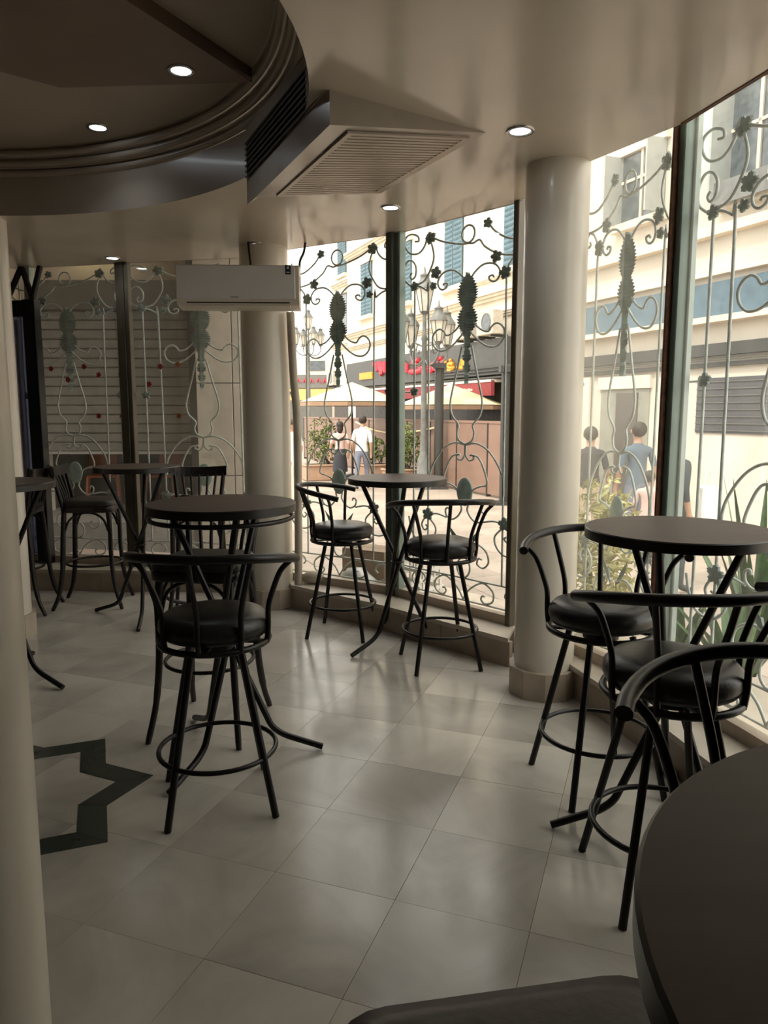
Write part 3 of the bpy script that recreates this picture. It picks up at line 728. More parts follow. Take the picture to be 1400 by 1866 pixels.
# ------------------------------------------------------------------ swivel stools
def arc(r, a0, a1, z, n=16): return [(r * math.cos(a0 + (a1 - a0) * k / n), r * math.sin(a0 + (a1 - a0) * k / n), z) for k in range(n + 1)]
def make_stool():
    t = thing('swivel_bar_stool', '', 'bar stool', group='black steel bar stools with horseshoe backs')
    cu = MB().lathe([(.002, .660), (.150, .660), (.192, .672), (.207, .70), (.205, .728), (.185, .75), (.14, .762), (.07, .768), (.001, .769)], 36, capb=False, capt=False)
    cu.build('seat_cushion', M_VINYL, t)
    MB().tube(arc(.203, 0, 2 * PI * 35 / 36, .648, 35), .0125, 8, closed=True).build('seat_ring', M_BLACK, t)
    MB().box((0, 0, .640), (.40, .03, .008)).box((0, 0, .640), (.03, .40, .008)).lathe([(.07, .612), (.07, .655)], 20).build('swivel_plate', M_BLACK, t)
    # horseshoe rail, back at -Y, rising towards the back
    pts = []
    for k in range(29):
        a = R(-90 - 97 + 194 * k / 28); w = abs(a + PI / 2) / R(97)
        rr = .292 + .018 * w * w
        pts.append((rr * math.cos(a), rr * math.sin(a), 1.008 - .055 * w ** 2.2))
    MB().tube(pts, .0175, 10).build('back_rail', M_BLACK, t)
    for da in (-84, -42, 0, 42, 84):
        a = R(-90 + da); w = abs(da) / 97; zt = 1.0 - .055 * w ** 2.2; rt = .290 + .018 * w * w
        P = [(.205, .642), (.212, .70), (.214, .775), (.228, .83), (.262, .915), (rt, zt)]
        MB().tube(catmull([(r_ * math.cos(a), r_ * math.sin(a), z_) for r_, z_ in P], 4), .0105, 8).build('spindle', M_BLACK, t)
    for k in range(4):
        a = R(45 + 90 * k)
        MB().tube([(.125 * math.cos(a), .125 * math.sin(a), .632), (0.275 * math.cos(a), 0.275 * math.sin(a), .0)], .0135, 8).build('leg', M_BLACK, t)
    MB().tube(arc(.222, 0, 2 * PI * 39 / 40, .215, 39), .0095, 8, closed=True).build('foot_ring', M_BLACK, t)
    return t
stool = make_stool(); su = []
def put_stool(x, y, back_deg, label, legrot=0):
    o = place(stool, su, (x, y, 0), R(back_deg + 90), label)
    for c in o.children:
        if c.name.startswith('leg') or c.name.startswith('foot_ring'): c.rotation_euler = (0, 0, R(legrot))
    return o
put_stool(-.643, 2.72, -93, 'black swivel stool in the foreground left with its back to the viewer', 18.5)
put_stool(.335, 4.30, -84, 'black swivel stool right of the middle window table, back to the viewer', 6)
put_stool(-.282, 4.91, 172, 'black swivel stool left of the middle window table, seen from the side', -5)
put_stool(.862, 2.85, 76, 'black swivel stool beside the right column, left of the right-hand table', 25.6)
put_stool(.885, 2.185, -80, 'black swivel stool in front of the right-hand table, back rail across the table legs', -7.7)
put_stool(.735, 1.20, 66, 'nearest black swivel stool, its back rail curving behind the near table at right')

# ------------------------------------------------------------------ pedestal tables with three crossing bent legs
def make_table(name, r, h, feet, label, loc, ring=False, tilt=(0, 0)):
    t = thing(name, label, 'table', (loc[0], loc[1], 0), 0, 'round dark bar tables')
    MB().lathe([(.001, h), (r - .003, h)], 96, capb=False, capt=False, smooth=False).build('table_top', M_TOP, t)
    MB().lathe([(r - .003, h), (r + .001, h - .004)], 96, capb=False, capt=False).lathe([(r + .001, h - .004), (r + .001, h - .036)], 96, capb=False, capt=False).lathe([(r + .001, h - .036), (.001, h - .038)], 96, capb=False, capt=False, smooth=False).build('edge_band', M_EDGE, t)
    for k, fa in enumerate(feet):
        a = R(fa); ca, sa = math.cos(a), math.sin(a)
        px, py = -sa * .022, ca * .022
        P = [(-.235, h - .036), (-.16, h - .20), (0.0, .54), (.10, .31), (.168, .155), (.190, .112), (.222, .084), (.262, .064), (.335, .040), (.415, .014)]
        pts = catmull([(q * ca + px, q * sa + py, z) for q, z in P], 4)
        MB().tube(pts, .0145, 8).build('leg', M_BLACK, t)
    MB().tube(arc(.037, 0, 2 * PI * 15 / 16, .54, 15), .007, 6, closed=True).build('tie_ring', M_BLACK, t)
    if ring:
        MB().tube(arc(r - .012, 0, 2 * PI * 47 / 48, h - .062, 47), .010, 8, closed=True).build('support_ring', M_BLACK, t)
        for k in range(3):
            a = R(feet[k] + 180); MB().tube([((r - .012) * math.cos(a), (r - .012) * math.sin(a), h - .062), ((r - .03) * math.cos(a), (r - .03) * math.sin(a), h - .036)], .006, 6).build('ring_stay', M_BLACK, t)
    return t
make_table('bar_table', .313, 1.085, (224, 105, -7), 'round dark bar table in front of the middle window mullion', (.085, 4.69))
make_table('bar_table', .312, 1.118, (0, 245, 122), 'round dark bar table behind the foreground left stool', (-.690, 3.12), ring=True)
make_table('bar_table', .313, 1.100, (180, 300, 60), 'round dark bar table by the right-hand window and green post', (1.02, 2.53))
make_table('bar_table', .30, 1.112, (160, 280, 40), 'round dark bar table by the far-left window', (-1.78, 5.32))
make_table('bar_table', .31, 1.12, (-26, 94, 214), 'round bar table half hidden behind the left columns', (-2.13, 4.02))
make_table('bar_table', .43, 1.12, (200, 320, 80), 'large near bar table cut off at the bottom right corner', (.612, .418))

# ------------------------------------------------------------------ bentwood bar chairs
def rrect(w, d, r, taper=.0, n=5):
    pts = []
    for (sx, sy, a0) in ((1, 1, 0), (-1, 1, 90), (-1, -1, 180), (1, -1, 270)):
        for k in range(n + 1):
            a = R(a0 + 90 * k / n); x = sx * (w / 2 - r) + r * math.cos(a); y = sy * (d / 2 - r) + r * math.sin(a)
            pts.append((x * (1 + taper * y / d), y))
    return pts
def cushion(outline, layers, name, m, parent):
    n = len(outline); vv = []; ff = []
    for s_, z in layers: vv += [(x * s_, y * s_, z) for x, y in outline]
    for i in range(len(layers) - 1):
        for k in range(n): ff.append((i * n + k, i * n + (k + 1) % n, (i + 1) * n + (k + 1) % n, (i + 1) * n + k))
    ff.append(tuple(range(n - 1, -1, -1))); ff.append(tuple((len(layers) - 1) * n + k for k in range(n)))
    mb = MB(); mb.add(vv, ff, 0, True); return mb.build(name, m, parent)
def make_chair():
    t = thing('bentwood_bar_chair', '', 'bar chair', group='black bentwood bar chairs')
    ol = rrect(.40, .39, .07, .14)
    cushion(ol, [(.97, .745), (1.0, .750), (1.0, .785), (.985, .79)], 'seat_frame', M_BLWOOD, t)
    cushion(ol, [(.95, .788), (.985, .797), (.985, .815), (.955, .828), (.8, .836), (.4, .838)], 'seat_pad', M_VINYLB, t)
    for sx in (-1, 1):
        MB().tube(catmull([(sx * .165, .155, .752), (sx * .170, .165, .62), (sx * .175, .165, .40), (sx * .19, .185, .18), (sx * .215, .235, .0)], 5), [.019] * 5 + [.018] * 5 + [.017] * 5 + [.015] * 5 + [.013], 8).build('leg', M_BLWOOD, t)
        MB().tube(catmull([(sx * .155, -.165, .752), (sx * .165, -.180, .55), (sx * .175, -.195, .30), (sx * .19, -.225, .12), (sx * .205, -.275, .0)], 5), [.020] * 10 + [.018] * 5 + [.015] * 5 + [.013], 8).build('leg', M_BLWOOD, t)
        MB().tube(catmull([(sx * .155, -.165, .74), (sx * .162, -.185, .85), (sx * .175, -.215, .98), (sx * .19, -.24, 1.085)], 4), .016, 8).build('back_post', M_BLWOOD, t)
        # arched braces under the seat
        MB().tube(catmull([(sx * .168, .150, .60), (sx * .165, .12, .685), (sx * .16, .05, .735), (sx * .16, -.05, .735), (sx * .162, -.13, .685), (sx * .165, -.165, .60)], 4), .009, 6).build('seat_brace', M_BLWOOD, t)
    MB().tube(catmull([(-.160, .155, .60), (-.13, .155, .69), (-.05, .155, .738), (.05, .155, .738), (.13, .155, .69), (.160, .155, .60)], 4), .009, 6).build('seat_brace', M_BLWOOD, t)
    # curved top rail
    vv = []; ff = []
    n = 12
    for k in range(n + 1):
        x = -.205 + .41 * k / n; w = (x / .205); y = -.268 + .045 * w * w; ztop = 1.092 - .012 * (1 - w * w); zb = 1.008 + .012 * w * w
        vv += [(x, y, zb), (x, y + .02, zb), (x, y + .014, ztop), (x, y - .006, ztop)]
    for k in range(n):
        for q in range(4): ff.append((4 * k + q, 4 * k + (q + 1) % 4, 4 * k + 4 + (q + 1) % 4, 4 * k + 4 + q))
    ff += [(3, 2, 1, 0), (4 * n, 4 * n + 1, 4 * n + 2, 4 * n + 3)]
    mb = MB(); mb.add(vv, ff); mb.build('top_rail', M_BLWOOD, t)
    for k in range(5):
        x0 = -.096 + .048 * k; x1 = -.125 + .0625 * k
        w = x1 / .205
        MB().tube([(x0, -.180, .775), (x0 * 1.1, -.20, .88), (x1, -.255 + .045 * w * w, 1.02)], .0095, 6).build('back_slat', M_BLWOOD, t)
    MB().tube(arc(.205, 0, 2 * PI * 35 / 36, .335, 35), .0095, 8, closed=True).build('foot_ring', M_BLWOOD, t)
    return t
chair = make_chair(); cu_ = []
def put_chair(x, y, face, label, s=1.0): return place(chair, cu_, (x, y, 0), R(face - 90), label, (s, s, s))
put_chair(-.83, 3.40, -98, 'black bentwood bar chair tucked behind the foreground left table')
put_chair(-2.27, 5.70, 8, 'black bentwood bar chair in profile by the far-left window')
put_chair(-1.37, 5.40, -80, 'black bentwood bar chair facing the viewer beyond the foreground left table')
put_chair(-2.80, 5.50, 186, 'black bentwood bar chair by the dark door, partly behind the left columns')
# near seat at the bottom edge
nc = place(chair, cu_, (.165, .600, 0), R(100 - 90), 'black bar chair seat cut off at the bottom edge of the photo')

# ================================================================== the street outside
ZG = -.33
M_PAVE = mat('pinkish_street_paving', (.38, .315, .26), .7, vary=.10, scale=1.5)
M_CREAM = mat('cream_render_wall', (.70, .635, .53), .85, vary=.07, scale=.9, bump=.1, bump_scale=20)
M_CREAM2 = mat('pale_stone_trim', (.70, .61, .49), .8, vary=.08, scale=3)
M_BLUE = mat('blue_shutter_paint', (.11, .19, .235), .6, vary=.12, scale=6)
M_GREYW = mat('dark_window_glass', (.10, .12, .13), .2, vary=.2)
M_SIGNB = mat('dark_sign_board', (.055, .055, .052), .5, vary=.1)
M_REDL = mat('red_sign_letters', (.62, .035, .06), .5)
M_ORL = mat('orange_sign_letters', (.75, .32, .02), .5)
M_MAROON = mat('maroon_awning', (.26, .035, .04), .7, vary=.1)
M_UMB = mat('cream_parasol_cloth', (.82, .70, .42), .8, vary=.05)
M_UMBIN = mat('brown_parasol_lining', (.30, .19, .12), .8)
M_BARR = mat('brown_terrace_panel', (.25, .155, .115), .6, vary=.08, scale=2, objvar=.1)
M_DKSH = mat('dark_shop_front', (.06, .05, .045), .6, vary=.2)
M_POLE = mat('dark_grey_post', (.04, .04, .037), .5, vary=.1)
M_LAMPM = mat('grey_lamp_metal', (.16, .165, .155), .5, vary=.15)
M_LAMPG = mat('milky_lantern_glass', (.60, .56, .48), .3)
M_GREENL = mat('green_leaves', (.16, .22, .05), .6, vary=.35, scale=30, objvar=.2)
M_YELL = mat('yellow_green_leaves', (.62, .58, .26), .6, vary=.25, scale=30)
M_BLADE = mat('blade_leaves', (.09, .17, .06), .45, vary=.3, scale=12, objvar=.3)
M_ACU = mat('cream_ac_unit', (.55, .50, .42), .6, vary=.1)
M_CONC = mat('grey_step_concrete', (.30, .28, .25), .8, vary=.1)

gnd = MB(); gnd.box((0, 35, ZG - .1), (90, 80, .2)); g_ = gnd.build('ground_street', M_PAVE); g_['kind'] = 'structure'
# near paving slabs, told apart through the panes
pav_me = MB().rbox((0, 0, 0), (.592, .592, .02), .004).mesh('paving_slab', mat('street_paving_slab', (.38, .315, .26), .7, vary=.10, scale=2, objvar=.10))
eang = R(-67.8)
ex, ey = Vector((math.cos(eang), math.sin(eang))), Vector((-math.sin(eang), math.cos(eang)))
npv = 0
for i in range(-12, 22):
    for j in range(-16, 12):
        c = Vector((2.6, 9.0)) + ex * (j * .6) + ey * (i * .6)
        if c.y > 14 or c.y < 4 or c.x < -1 + max(0, (8 - c.y) * .8) or c.x > .53 * c.y + .2 or npv >= 290: continue
        if (c.x < 1.95 and c.y < 5.2) or c.x + c.y * .62 < 3.9: continue
        npv += 1; part_of('paving_slab', pav_me, g_, (c.x, c.y, ZG), (0, 0, eang))
# stone ledge outside the glass
led_in = outset(GLASS[2:], .05); led_out = outset(GLASS[2:], .55)
poly = led_in + led_out[::-1]
area = sum(poly[i][0] * poly[(i + 1) % len(poly)][1] - poly[(i + 1) % len(poly)][0] * poly[i][1] for i in range(len(poly)))
lo_ = MB().prism(poly if area > 0 else poly[::-1], ZG, .15).build('ledge_outer', mat('pale_ledge_stone', (.60, .52, .42), .7, vary=.08)); lo_['kind'] = 'structure'
led_in = outset(GLASS[:3], .05); led_out = outset(GLASS[:3], .75); poly = led_in + led_out[::-1]
area = sum(poly[i][0] * poly[(i + 1) % len(poly)][1] - poly[(i + 1) % len(poly)][0] * poly[i][1] for i in range(len(poly)))
lo_ = MB().prism(poly if area > 0 else poly[::-1], ZG, .15).build('ledge_outer_left', mat('pink_ledge_stone', (.58, .45, .38), .7, vary=.08)); lo_['kind'] = 'structure'

# ---- long facade across the street: local x runs towards the viewer, local y away from the street
FO = Vector((2.4, 21.0, 0)); FA = R(-67.8)
def FB(root, name, s0, s1, z0, z1, y0, y1, m, chamf=0):
    return MB().box(((s0 + s1) / 2, (y0 + y1) / 2, (z0 + z1) / 2), (s1 - s0, y1 - y0, z1 - z0)).build(name, m, root)
def fwindow(root, s, z0, z1, w=1.0, shutters='both', m=M_BLUE):
    """framed window with glass, sill, lintel, louvred shutters"""
    o = FB(root, 'window', s - w / 2, s + w / 2, z0, z1, -.02, .04, M_GREYW)
    def sub(n, a, b, c, d, y0, y1, mm): 
        q = MB().box(((a + b) / 2, (y0 + y1) / 2, (c + d) / 2), (b - a, y1 - y0, d - c)).build(n, mm, o); return q
    sub('window_sill', s - w / 2 - .15, s + w / 2 + .15, z0 - .14, z0, -.18, .02, M_CREAM2)
    sub('window_lintel', s - w / 2 - .12, s + w / 2 + .12, z1, z1 + .12, -.10, .02, M_CREAM2)
    if shutters == 'both':
        for (a, b) in ((s - w / 2, s - .02), (s + .02, s + w / 2)):
            sub('shutter', a, b, z0 + .02, z1 - .02, -.07, -.03, m)
            lv = MB()
            n = 14
            for k in range(n):
                zz = z0 + .1 + (z1 - z0 - .2) * k / (n - 1)
                lv.box(((a + b) / 2, -.08, zz), ((b - a) * .8, .02, .05), M=Matrix.Rotation(R(25), 4, 'X'))
            lv.build('shutter_louvres', m, o)
    elif shutters == 'open':
        sub('shutter', s - w / 2 - .04, s - w / 2, z0, z1, -.45, -.02, m); sub('shutter', s + w / 2, s + w / 2 + .04, z0, z1, -.45, -.02, m)
        sub('window_bar', s - .03, s + .03, z0, z1, -.05, -.02, M_CREAM2); sub('window_bar', s - w / 2, s + w / 2, z0 + (z1 - z0) * .6, z0 + (z1 - z0) * .6 + .05, -.05, -.02, M_CREAM2)
    return o
def cornice(root, name, s0, s1, z, d=.22, h=.22):
    mb = MB(); mb.box(((s0 + s1) / 2, -d / 2, z), (s1 - s0, d, h * .4)); mb.box(((s0 + s1) / 2, -d * .35, z - h * .35), (s1 - s0, d * .7, h * .35)); mb.box(((s0 + s1) / 2, -d * .2, z - h * .7), (s1 - s0, d * .4, h * .35))
    return mb.build(name, M_CREAM2, root)

b1 = thing('corner_building', 'cream apartment building with blue shutters above the dark shop sign', 'building', (FO.x, FO.y, ZG), FA)
def Z(z): return z - ZG
FB(b1, 'wall', -10.2, 4.3, 0, Z(10.8), 0, 6, M_CREAM)
for s_ in (-8.0, -4.5, -1.0, 2.3): fwindow(b1, s_, Z(5.05), Z(6.95), 1.05)
for s_ in (-8.0, -4.5, -1.0, 2.3): fwindow(b1, s_, Z(8.3), Z(10.2), 1.05)
cornice(b1, 'cornice', -10.2, 4.3, Z(4.55)); cornice(b1, 'cornice', -10.2, 4.3, Z(4.05), .14, .16); cornice(b1, 'cornice', -10.2, 4.3, Z(7.6))
cornice(b1, 'cornice', 0.2, 3.2, Z(4.95), .10, .10)
FB(b1, 'shop_front', -9.0, 2.9, 0, Z(2.35), -.12, 0, M_DKSH)
sb = FB(b1, 'sign_board', -9.2, 2.6, Z(2.42), Z(3.32), -.42, -.02, M_SIGNB)
# sign lettering (strokes traced as flat raised tubes)
def sxy(px, py):
    # crop coordinates of the sign -> (s, z) on the board face
    u = 640 + px / 6.364; v = 610 + py / 6.364
    x = (u - 700) / F_PX; y = (933 - v) / F_PX; th = math.atan(183 / F_PX)
    d = Vector((x, math.cos(th) + y * math.sin(th), -math.sin(th) + y * math.cos(th)))
    nrm = Vector((-math.sin(FA), math.cos(FA))); p0 = Vector((FO.x, FO.y)) + nrm * (-.44)
    k = (p0.dot(nrm)) / (d.x * nrm.x + d.y * nrm.y)
    p = Vector((d.x * k, d.y * k)) - p0
    return p.dot(Vector((math.cos(FA), math.sin(FA)))), Z(1.5 + d.z * k)
def stroke(pts, r, m, sm=True):
    P = [(sxy(*p)[0], -.44, sxy(*p)[1]) for p in pts]
    return MB().tube(catmull(P, 4) if sm and len(P) > 2 else P, r, 6).build('sign_letter', m, sb)
for pts, r_ in (([(1068, 300), (1070, 372), (1010, 392), (960, 398), (915, 405), (893, 398), (905, 372), (945, 362), (958, 400), (935, 425), (892, 412)], .085), ([(1015, 372), (1000, 335)], .07), ([(1010, 285), (1022, 275)], .06), ([(1040, 275), (1054, 268)], .06), ([(975, 335), (940, 340)], .06),
               ([(832, 405), (770, 425), (700, 432), (690, 415)], .09), ([(832, 400), (775, 355), (712, 328), (765, 300), (785, 288)], .075), ([(652, 312), (650, 438)], .085), ([(618, 322), (612, 440)], .08), ([(600, 345), (592, 440)], .08),
               ([(270, 325), (276, 365)], .09), ([(304, 322), (312, 420)], .09), ([(336, 318), (344, 380), (362, 465)], .10), ([(374, 318), (380, 430)], .10), ([(398, 312), (402, 440)], .09)):
    stroke(pts, r_, M_REDL)
for pts, r_ in (([(1100, 300), (1098, 385)], .05), ([(1188, 345), (1150, 335), (1125, 360), (1160, 390), (1195, 380), (1150, 420), (1128, 405)], .06), ([(1150, 295), (1165, 300)], .05), ([(1240, 375), (1262, 385), (1275, 290)], .06), ([(1275, 385), (1300, 385), (1298, 280)], .06), ([(1318, 280), (1326, 380)], .06)):
    stroke(pts, r_, M_ORL)
(s0, z0), (s1, z1) = sxy(105, 525), sxy(252, 428)
MB().box(((s0 + s1) / 2, -.45, (z0 + z1) / 2), (abs(s1 - s0), .05, abs(z1 - z0))).build('sign_plate', M_ORL, sb)
FB(b1, 'awning_valance', -6.5, 2.2, Z(1.90), Z(2.28), -.60, -.50, M_MAROON)
FB(b1, 'awning_valance', -6.5, 2.2, Z(2.24), Z(2.30), -.62, -.12, mat('white_awning_edge', (.7, .66, .58), .7))
vt = MB()
for k in range(6): vt.box((.55 + k * .13, -.605, Z(2.06)), (.09, .01, .06 if k % 2 else .09))
vt.build('valance_print', mat('pale_print', (.75, .6, .45), .6), b1)
for k in range(4): FB(b1, 'cable_tray', -1.5, 4.3, Z(2.34 + k * .085), Z(2.37 + k * .085), -.50, -.45, M_POLE)
# terrace barrier panels
bt = thing('terrace_barrier', 'brown panelled screen around the terrace behind the parasols', 'screen', (FO.x, FO.y, ZG), FA)
for k in range(11):
    s_ = -9.6 + k * 1.42
    FB(bt, 'panel', s_, s_ + 1.39, .06, 1.58, -2.05, -1.98, M_BARR)
    FB(bt, 'panel_post', s_ - .03, s_ + .0, .0, 1.62, -2.07, -1.96, M_POLE)
FB(bt, 'top_rail', -9.6, 6.0, 1.58, 1.63, -2.07, -1.96, M_BARR)
MB().tube(catmull([(-3.5, -2.12, 1.5), (-2.2, -2.15, 1.32), (-.6, -2.15, 1.24), (.8, -2.15, 1.30), (2.4, -2.12, 1.46)], 6), .025, 6).build('rope', M_UMB, bt)

b2 = thing('white_building', 'pale building with blue name band and grilled window at right', 'building', (FO.x, FO.y, ZG), FA)
M_B2 = mat('off_white_render_wall', (.60, .55, .47), .85, vary=.08, scale=.9, bump=.1, bump_scale=20)
FB(b2, 'wall', 4.35, 16, 0, Z(10.5), -.25, 6, M_B2)
FB(b2, 'name_band', 4.4, 16, Z(3.08), Z(3.62), -.33, -.24, mat('blue_name_band', (.085, .14, .18), .6, vary=.1))
FB(b2, 'ledge', 4.35, 16, Z(2.95), Z(3.05), -.50, -.2, M_CREAM2)
FB(b2, 'ledge', 4.35, 16, Z(3.72), Z(3.80), -.40, -.2, M_CREAM2)
FB(b2, 'cable_duct', 4.35, 16, Z(2.42), Z(2.62), -.36, -.24, M_POLE)
FB(b2, 'cable_duct', 4.35, 16, Z(2.24), Z(2.31), -.34, -.24, M_POLE)
for k in range(3): FB(b2, 'cable', 4.35, 16, Z(2.335 + k * .03), Z(2.345 + k * .03), -.38, -.36, M_POLE)
FB(b2, 'ledge', 4.35, 16, Z(4.35), Z(4.5), -.45, -.2, M_CREAM2)
FB(b2, 'pilaster', 5.15, 5.75, 0, Z(2.2), -.34, -.2, M_CREAM)
dr = FB(b2, 'doorway', 6.05, 7.45, .02, Z(1.92), -.27, -.2, mat('grey_green_door', (.26, .26, .22), .6, vary=.1))
FB(b2, 'door_leaf', 6.55, 7.15, .04, Z(1.86), -.30, -.26, mat('dark_door_leaf', (.10, .09, .08), .5))
FB(b2, 'door_lintel', 6.0, 7.5, Z(1.94), Z(2.18), -.32, -.2, M_CREAM)
gw = FB(b2, 'window', 8.62, 10.3, Z(1.14), Z(2.06), -.28, -.2, mat('dark_grille_window', (.07, .07, .075), .5))
for k in range(8):
    FB(gw, 'window_bar', 8.62, 10.3, Z(1.18 + k * .115), Z(1.195 + k * .115), -.30, -.28, mat('grey_window_bar', (.12, .115, .105), .5))
for (s_, z0_, z1_) in ((7.0, 5.05, 6.3), (9.6, 4.85, 6.6), (12.0, 4.85, 6.6), (7.0, 8.2, 9.8), (9.6, 8.2, 9.8)):
    o = fwindow(b2, s_, Z(z0_), Z(z1_), 1.1, 'open', mat('grey_blue_shutter', (.36, .38, .36), .6)); o.location.y = -.25
FB(b2, 'balcony_rail', 9.0, 10.2, Z(4.75), Z(5.1), -.6, -.55, M_LAMPM)
# outdoor AC units over the sign
def ac_unit(s, z, lab):
    t = thing('outdoor_ac_unit', lab, 'ac unit', (FO.x + math.cos(FA) * s - math.sin(FA) * -.5, FO.y + math.sin(FA) * s + math.cos(FA) * -.5, z), FA, 'outdoor ac units on the shop facade')
    MB().rbox((0, 0, .3), (.8, .32, .6), .02).build('casing', M_ACU, t)
    MB().tube([(.1 + .22 * math.cos(k * PI / 10), -.165, .3 + .22 * math.sin(k * PI / 10)) for k in range(20)], .012, 6, closed=True).build('fan_ring', M_LAMPM, t)
    fan = MB().lathe([(.2, 0), (.19, .01)], 20); fo = fan.build('fan_disc', M_GREYW, t); fo.location = (.1, -.16, .3); fo.rotation_euler = (R(90), 0, 0)
    for x in (-.3, .3): MB().box((x, .1, -.03), (.04, .5, .06)).build('bracket', M_POLE, t)
ac_unit(.75, 3.40, 'outdoor air conditioner above the right end of the dark sign')
ac_unit(1.9, 3.40, 'outdoor air conditioner right of another, beside the street pole')
ac_unit(-10.6, 2.55, 'outdoor air conditioner left of the dark shop sign')

# far block closing the street at left
b3 = thing('far_shop_building', 'far pale shop building with a grey sign and red lettering', 'building', (-7.6, 47, ZG), R(-8))
def BB(n, x0, x1, z0, z1, y0, y1, m, p=b3): return MB().box(((x0 + x1) / 2, (y0 + y1) / 2, (z0 + z1) / 2), (x1 - x0, y1 - y0, z1 - z0)).build(n, m, p)
BB('wall', -6, 4.9, 0, Z(4.8), 0, 5, M_CREAM)
sg3 = BB('sign_board', -5, 4.6, Z(2.95), Z(3.75), -.3, 0, mat('grey_sign', (.16, .16, .15), .6))
for k in range(9):
    w_ = (.22, .16, .26, .2, .24, .16, .22, .26, .2)[k]
    if k == 1: continue
    MB().tube([(.6 + k * .42, -.33, Z(3.25 + .06 * (k % 2))), (.6 + k * .42 + w_ * .5, -.33, Z(3.52)), (.6 + k * .42 + w_, -.33, Z(3.26))], .05, 5).build('sign_letter', M_REDL, sg3)
BB('shop_panel', -5, 4.6, Z(2.2), Z(2.9), -.25, 0, mat('ochre_panel', (.62, .42, .16), .7))
BB('shop_panel', -5, .9, 0, Z(2.2), -.2, 0, mat('ochre_panel', (.62, .42, .16), .7)); BB('doorway', 1.4, 4.4, 0, Z(2.1), -.2, 0, mat('dark_doorway', (.12, .12, .11), .6))
for x in (-4, -1.5, 1, 3.4): fw = BB('window', x - .6, x + .6, Z(4.0), Z(4.6), -.05, .02, M_GREYW)
# next house further along the facade
b4 = thing('far_apartment_house', 'tall pale apartment house further down the street behind the left grille', 'building', (FO.x, FO.y, ZG), FA)
FB(b4, 'wall', -13.7, -10.6, 0, Z(10.5), .6, 7, M_CREAM)
for (z0_, z1_, sh_) in ((4.8, 6.5, 'none'), (7.3, 8.9, 'both')):
    o = fwindow(b4, -12.5, Z(z0_), Z(z1_), 1.0, sh_); o.location.y = .6
for z_ in (4.4, 7.0): o = cornice(b4, 'cornice', -13.7, -10.6, Z(z_)); o.location.y = .6
FB(b4, 'shop_opening', -13.5, -11.0, 0, Z(2.6), .5, .62, M_DKSH)

# ---- parasols
def parasol(x, y, h, w, label):
    t = thing('parasol', label, 'parasol', (x, y, ZG), R(20), 'cream parasols on the terrace')
    MB().tube([(0, 0, 0), (0, 0, h)], .03, 8).build('pole', M_POLE, t)
    vv = [(0, 0, h + .05)]; n = 8
    for k in range(n): a = 2 * PI * k / n + PI / 8; vv.append((w * math.cos(a), w * math.sin(a), h - .48))
    top = MB(); top.add(vv, [(0, 1 + k, 1 + (k + 1) % n) for k in range(n)]); top.build('canopy', M_UMB, t)
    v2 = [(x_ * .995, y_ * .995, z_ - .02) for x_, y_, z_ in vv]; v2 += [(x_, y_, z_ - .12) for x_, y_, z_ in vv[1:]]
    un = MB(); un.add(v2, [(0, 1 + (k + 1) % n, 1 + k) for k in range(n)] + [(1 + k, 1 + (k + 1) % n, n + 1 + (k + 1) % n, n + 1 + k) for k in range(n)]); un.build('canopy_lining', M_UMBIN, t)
    for k in range(n):
        a = 2 * PI * k / n + PI / 8; MB().tube([(.03 * math.cos(a), .03 * math.sin(a), h - .6), (w * .55 * math.cos(a), w * .55 * math.sin(a), h - .27)], .012, 5).build('rib', M_POLE, t)
    MB().lathe([(.28, 0), (.28, .08), (.05, .12)], 16).build('base', M_POLE, t)
parasol(1.72, 19.3, 2.48, 1.40, 'right cream parasol in front of the brown screen')
parasol(-.88, 20.6, 2.58, 1.45, 'left cream parasol behind the walking pedestrians')

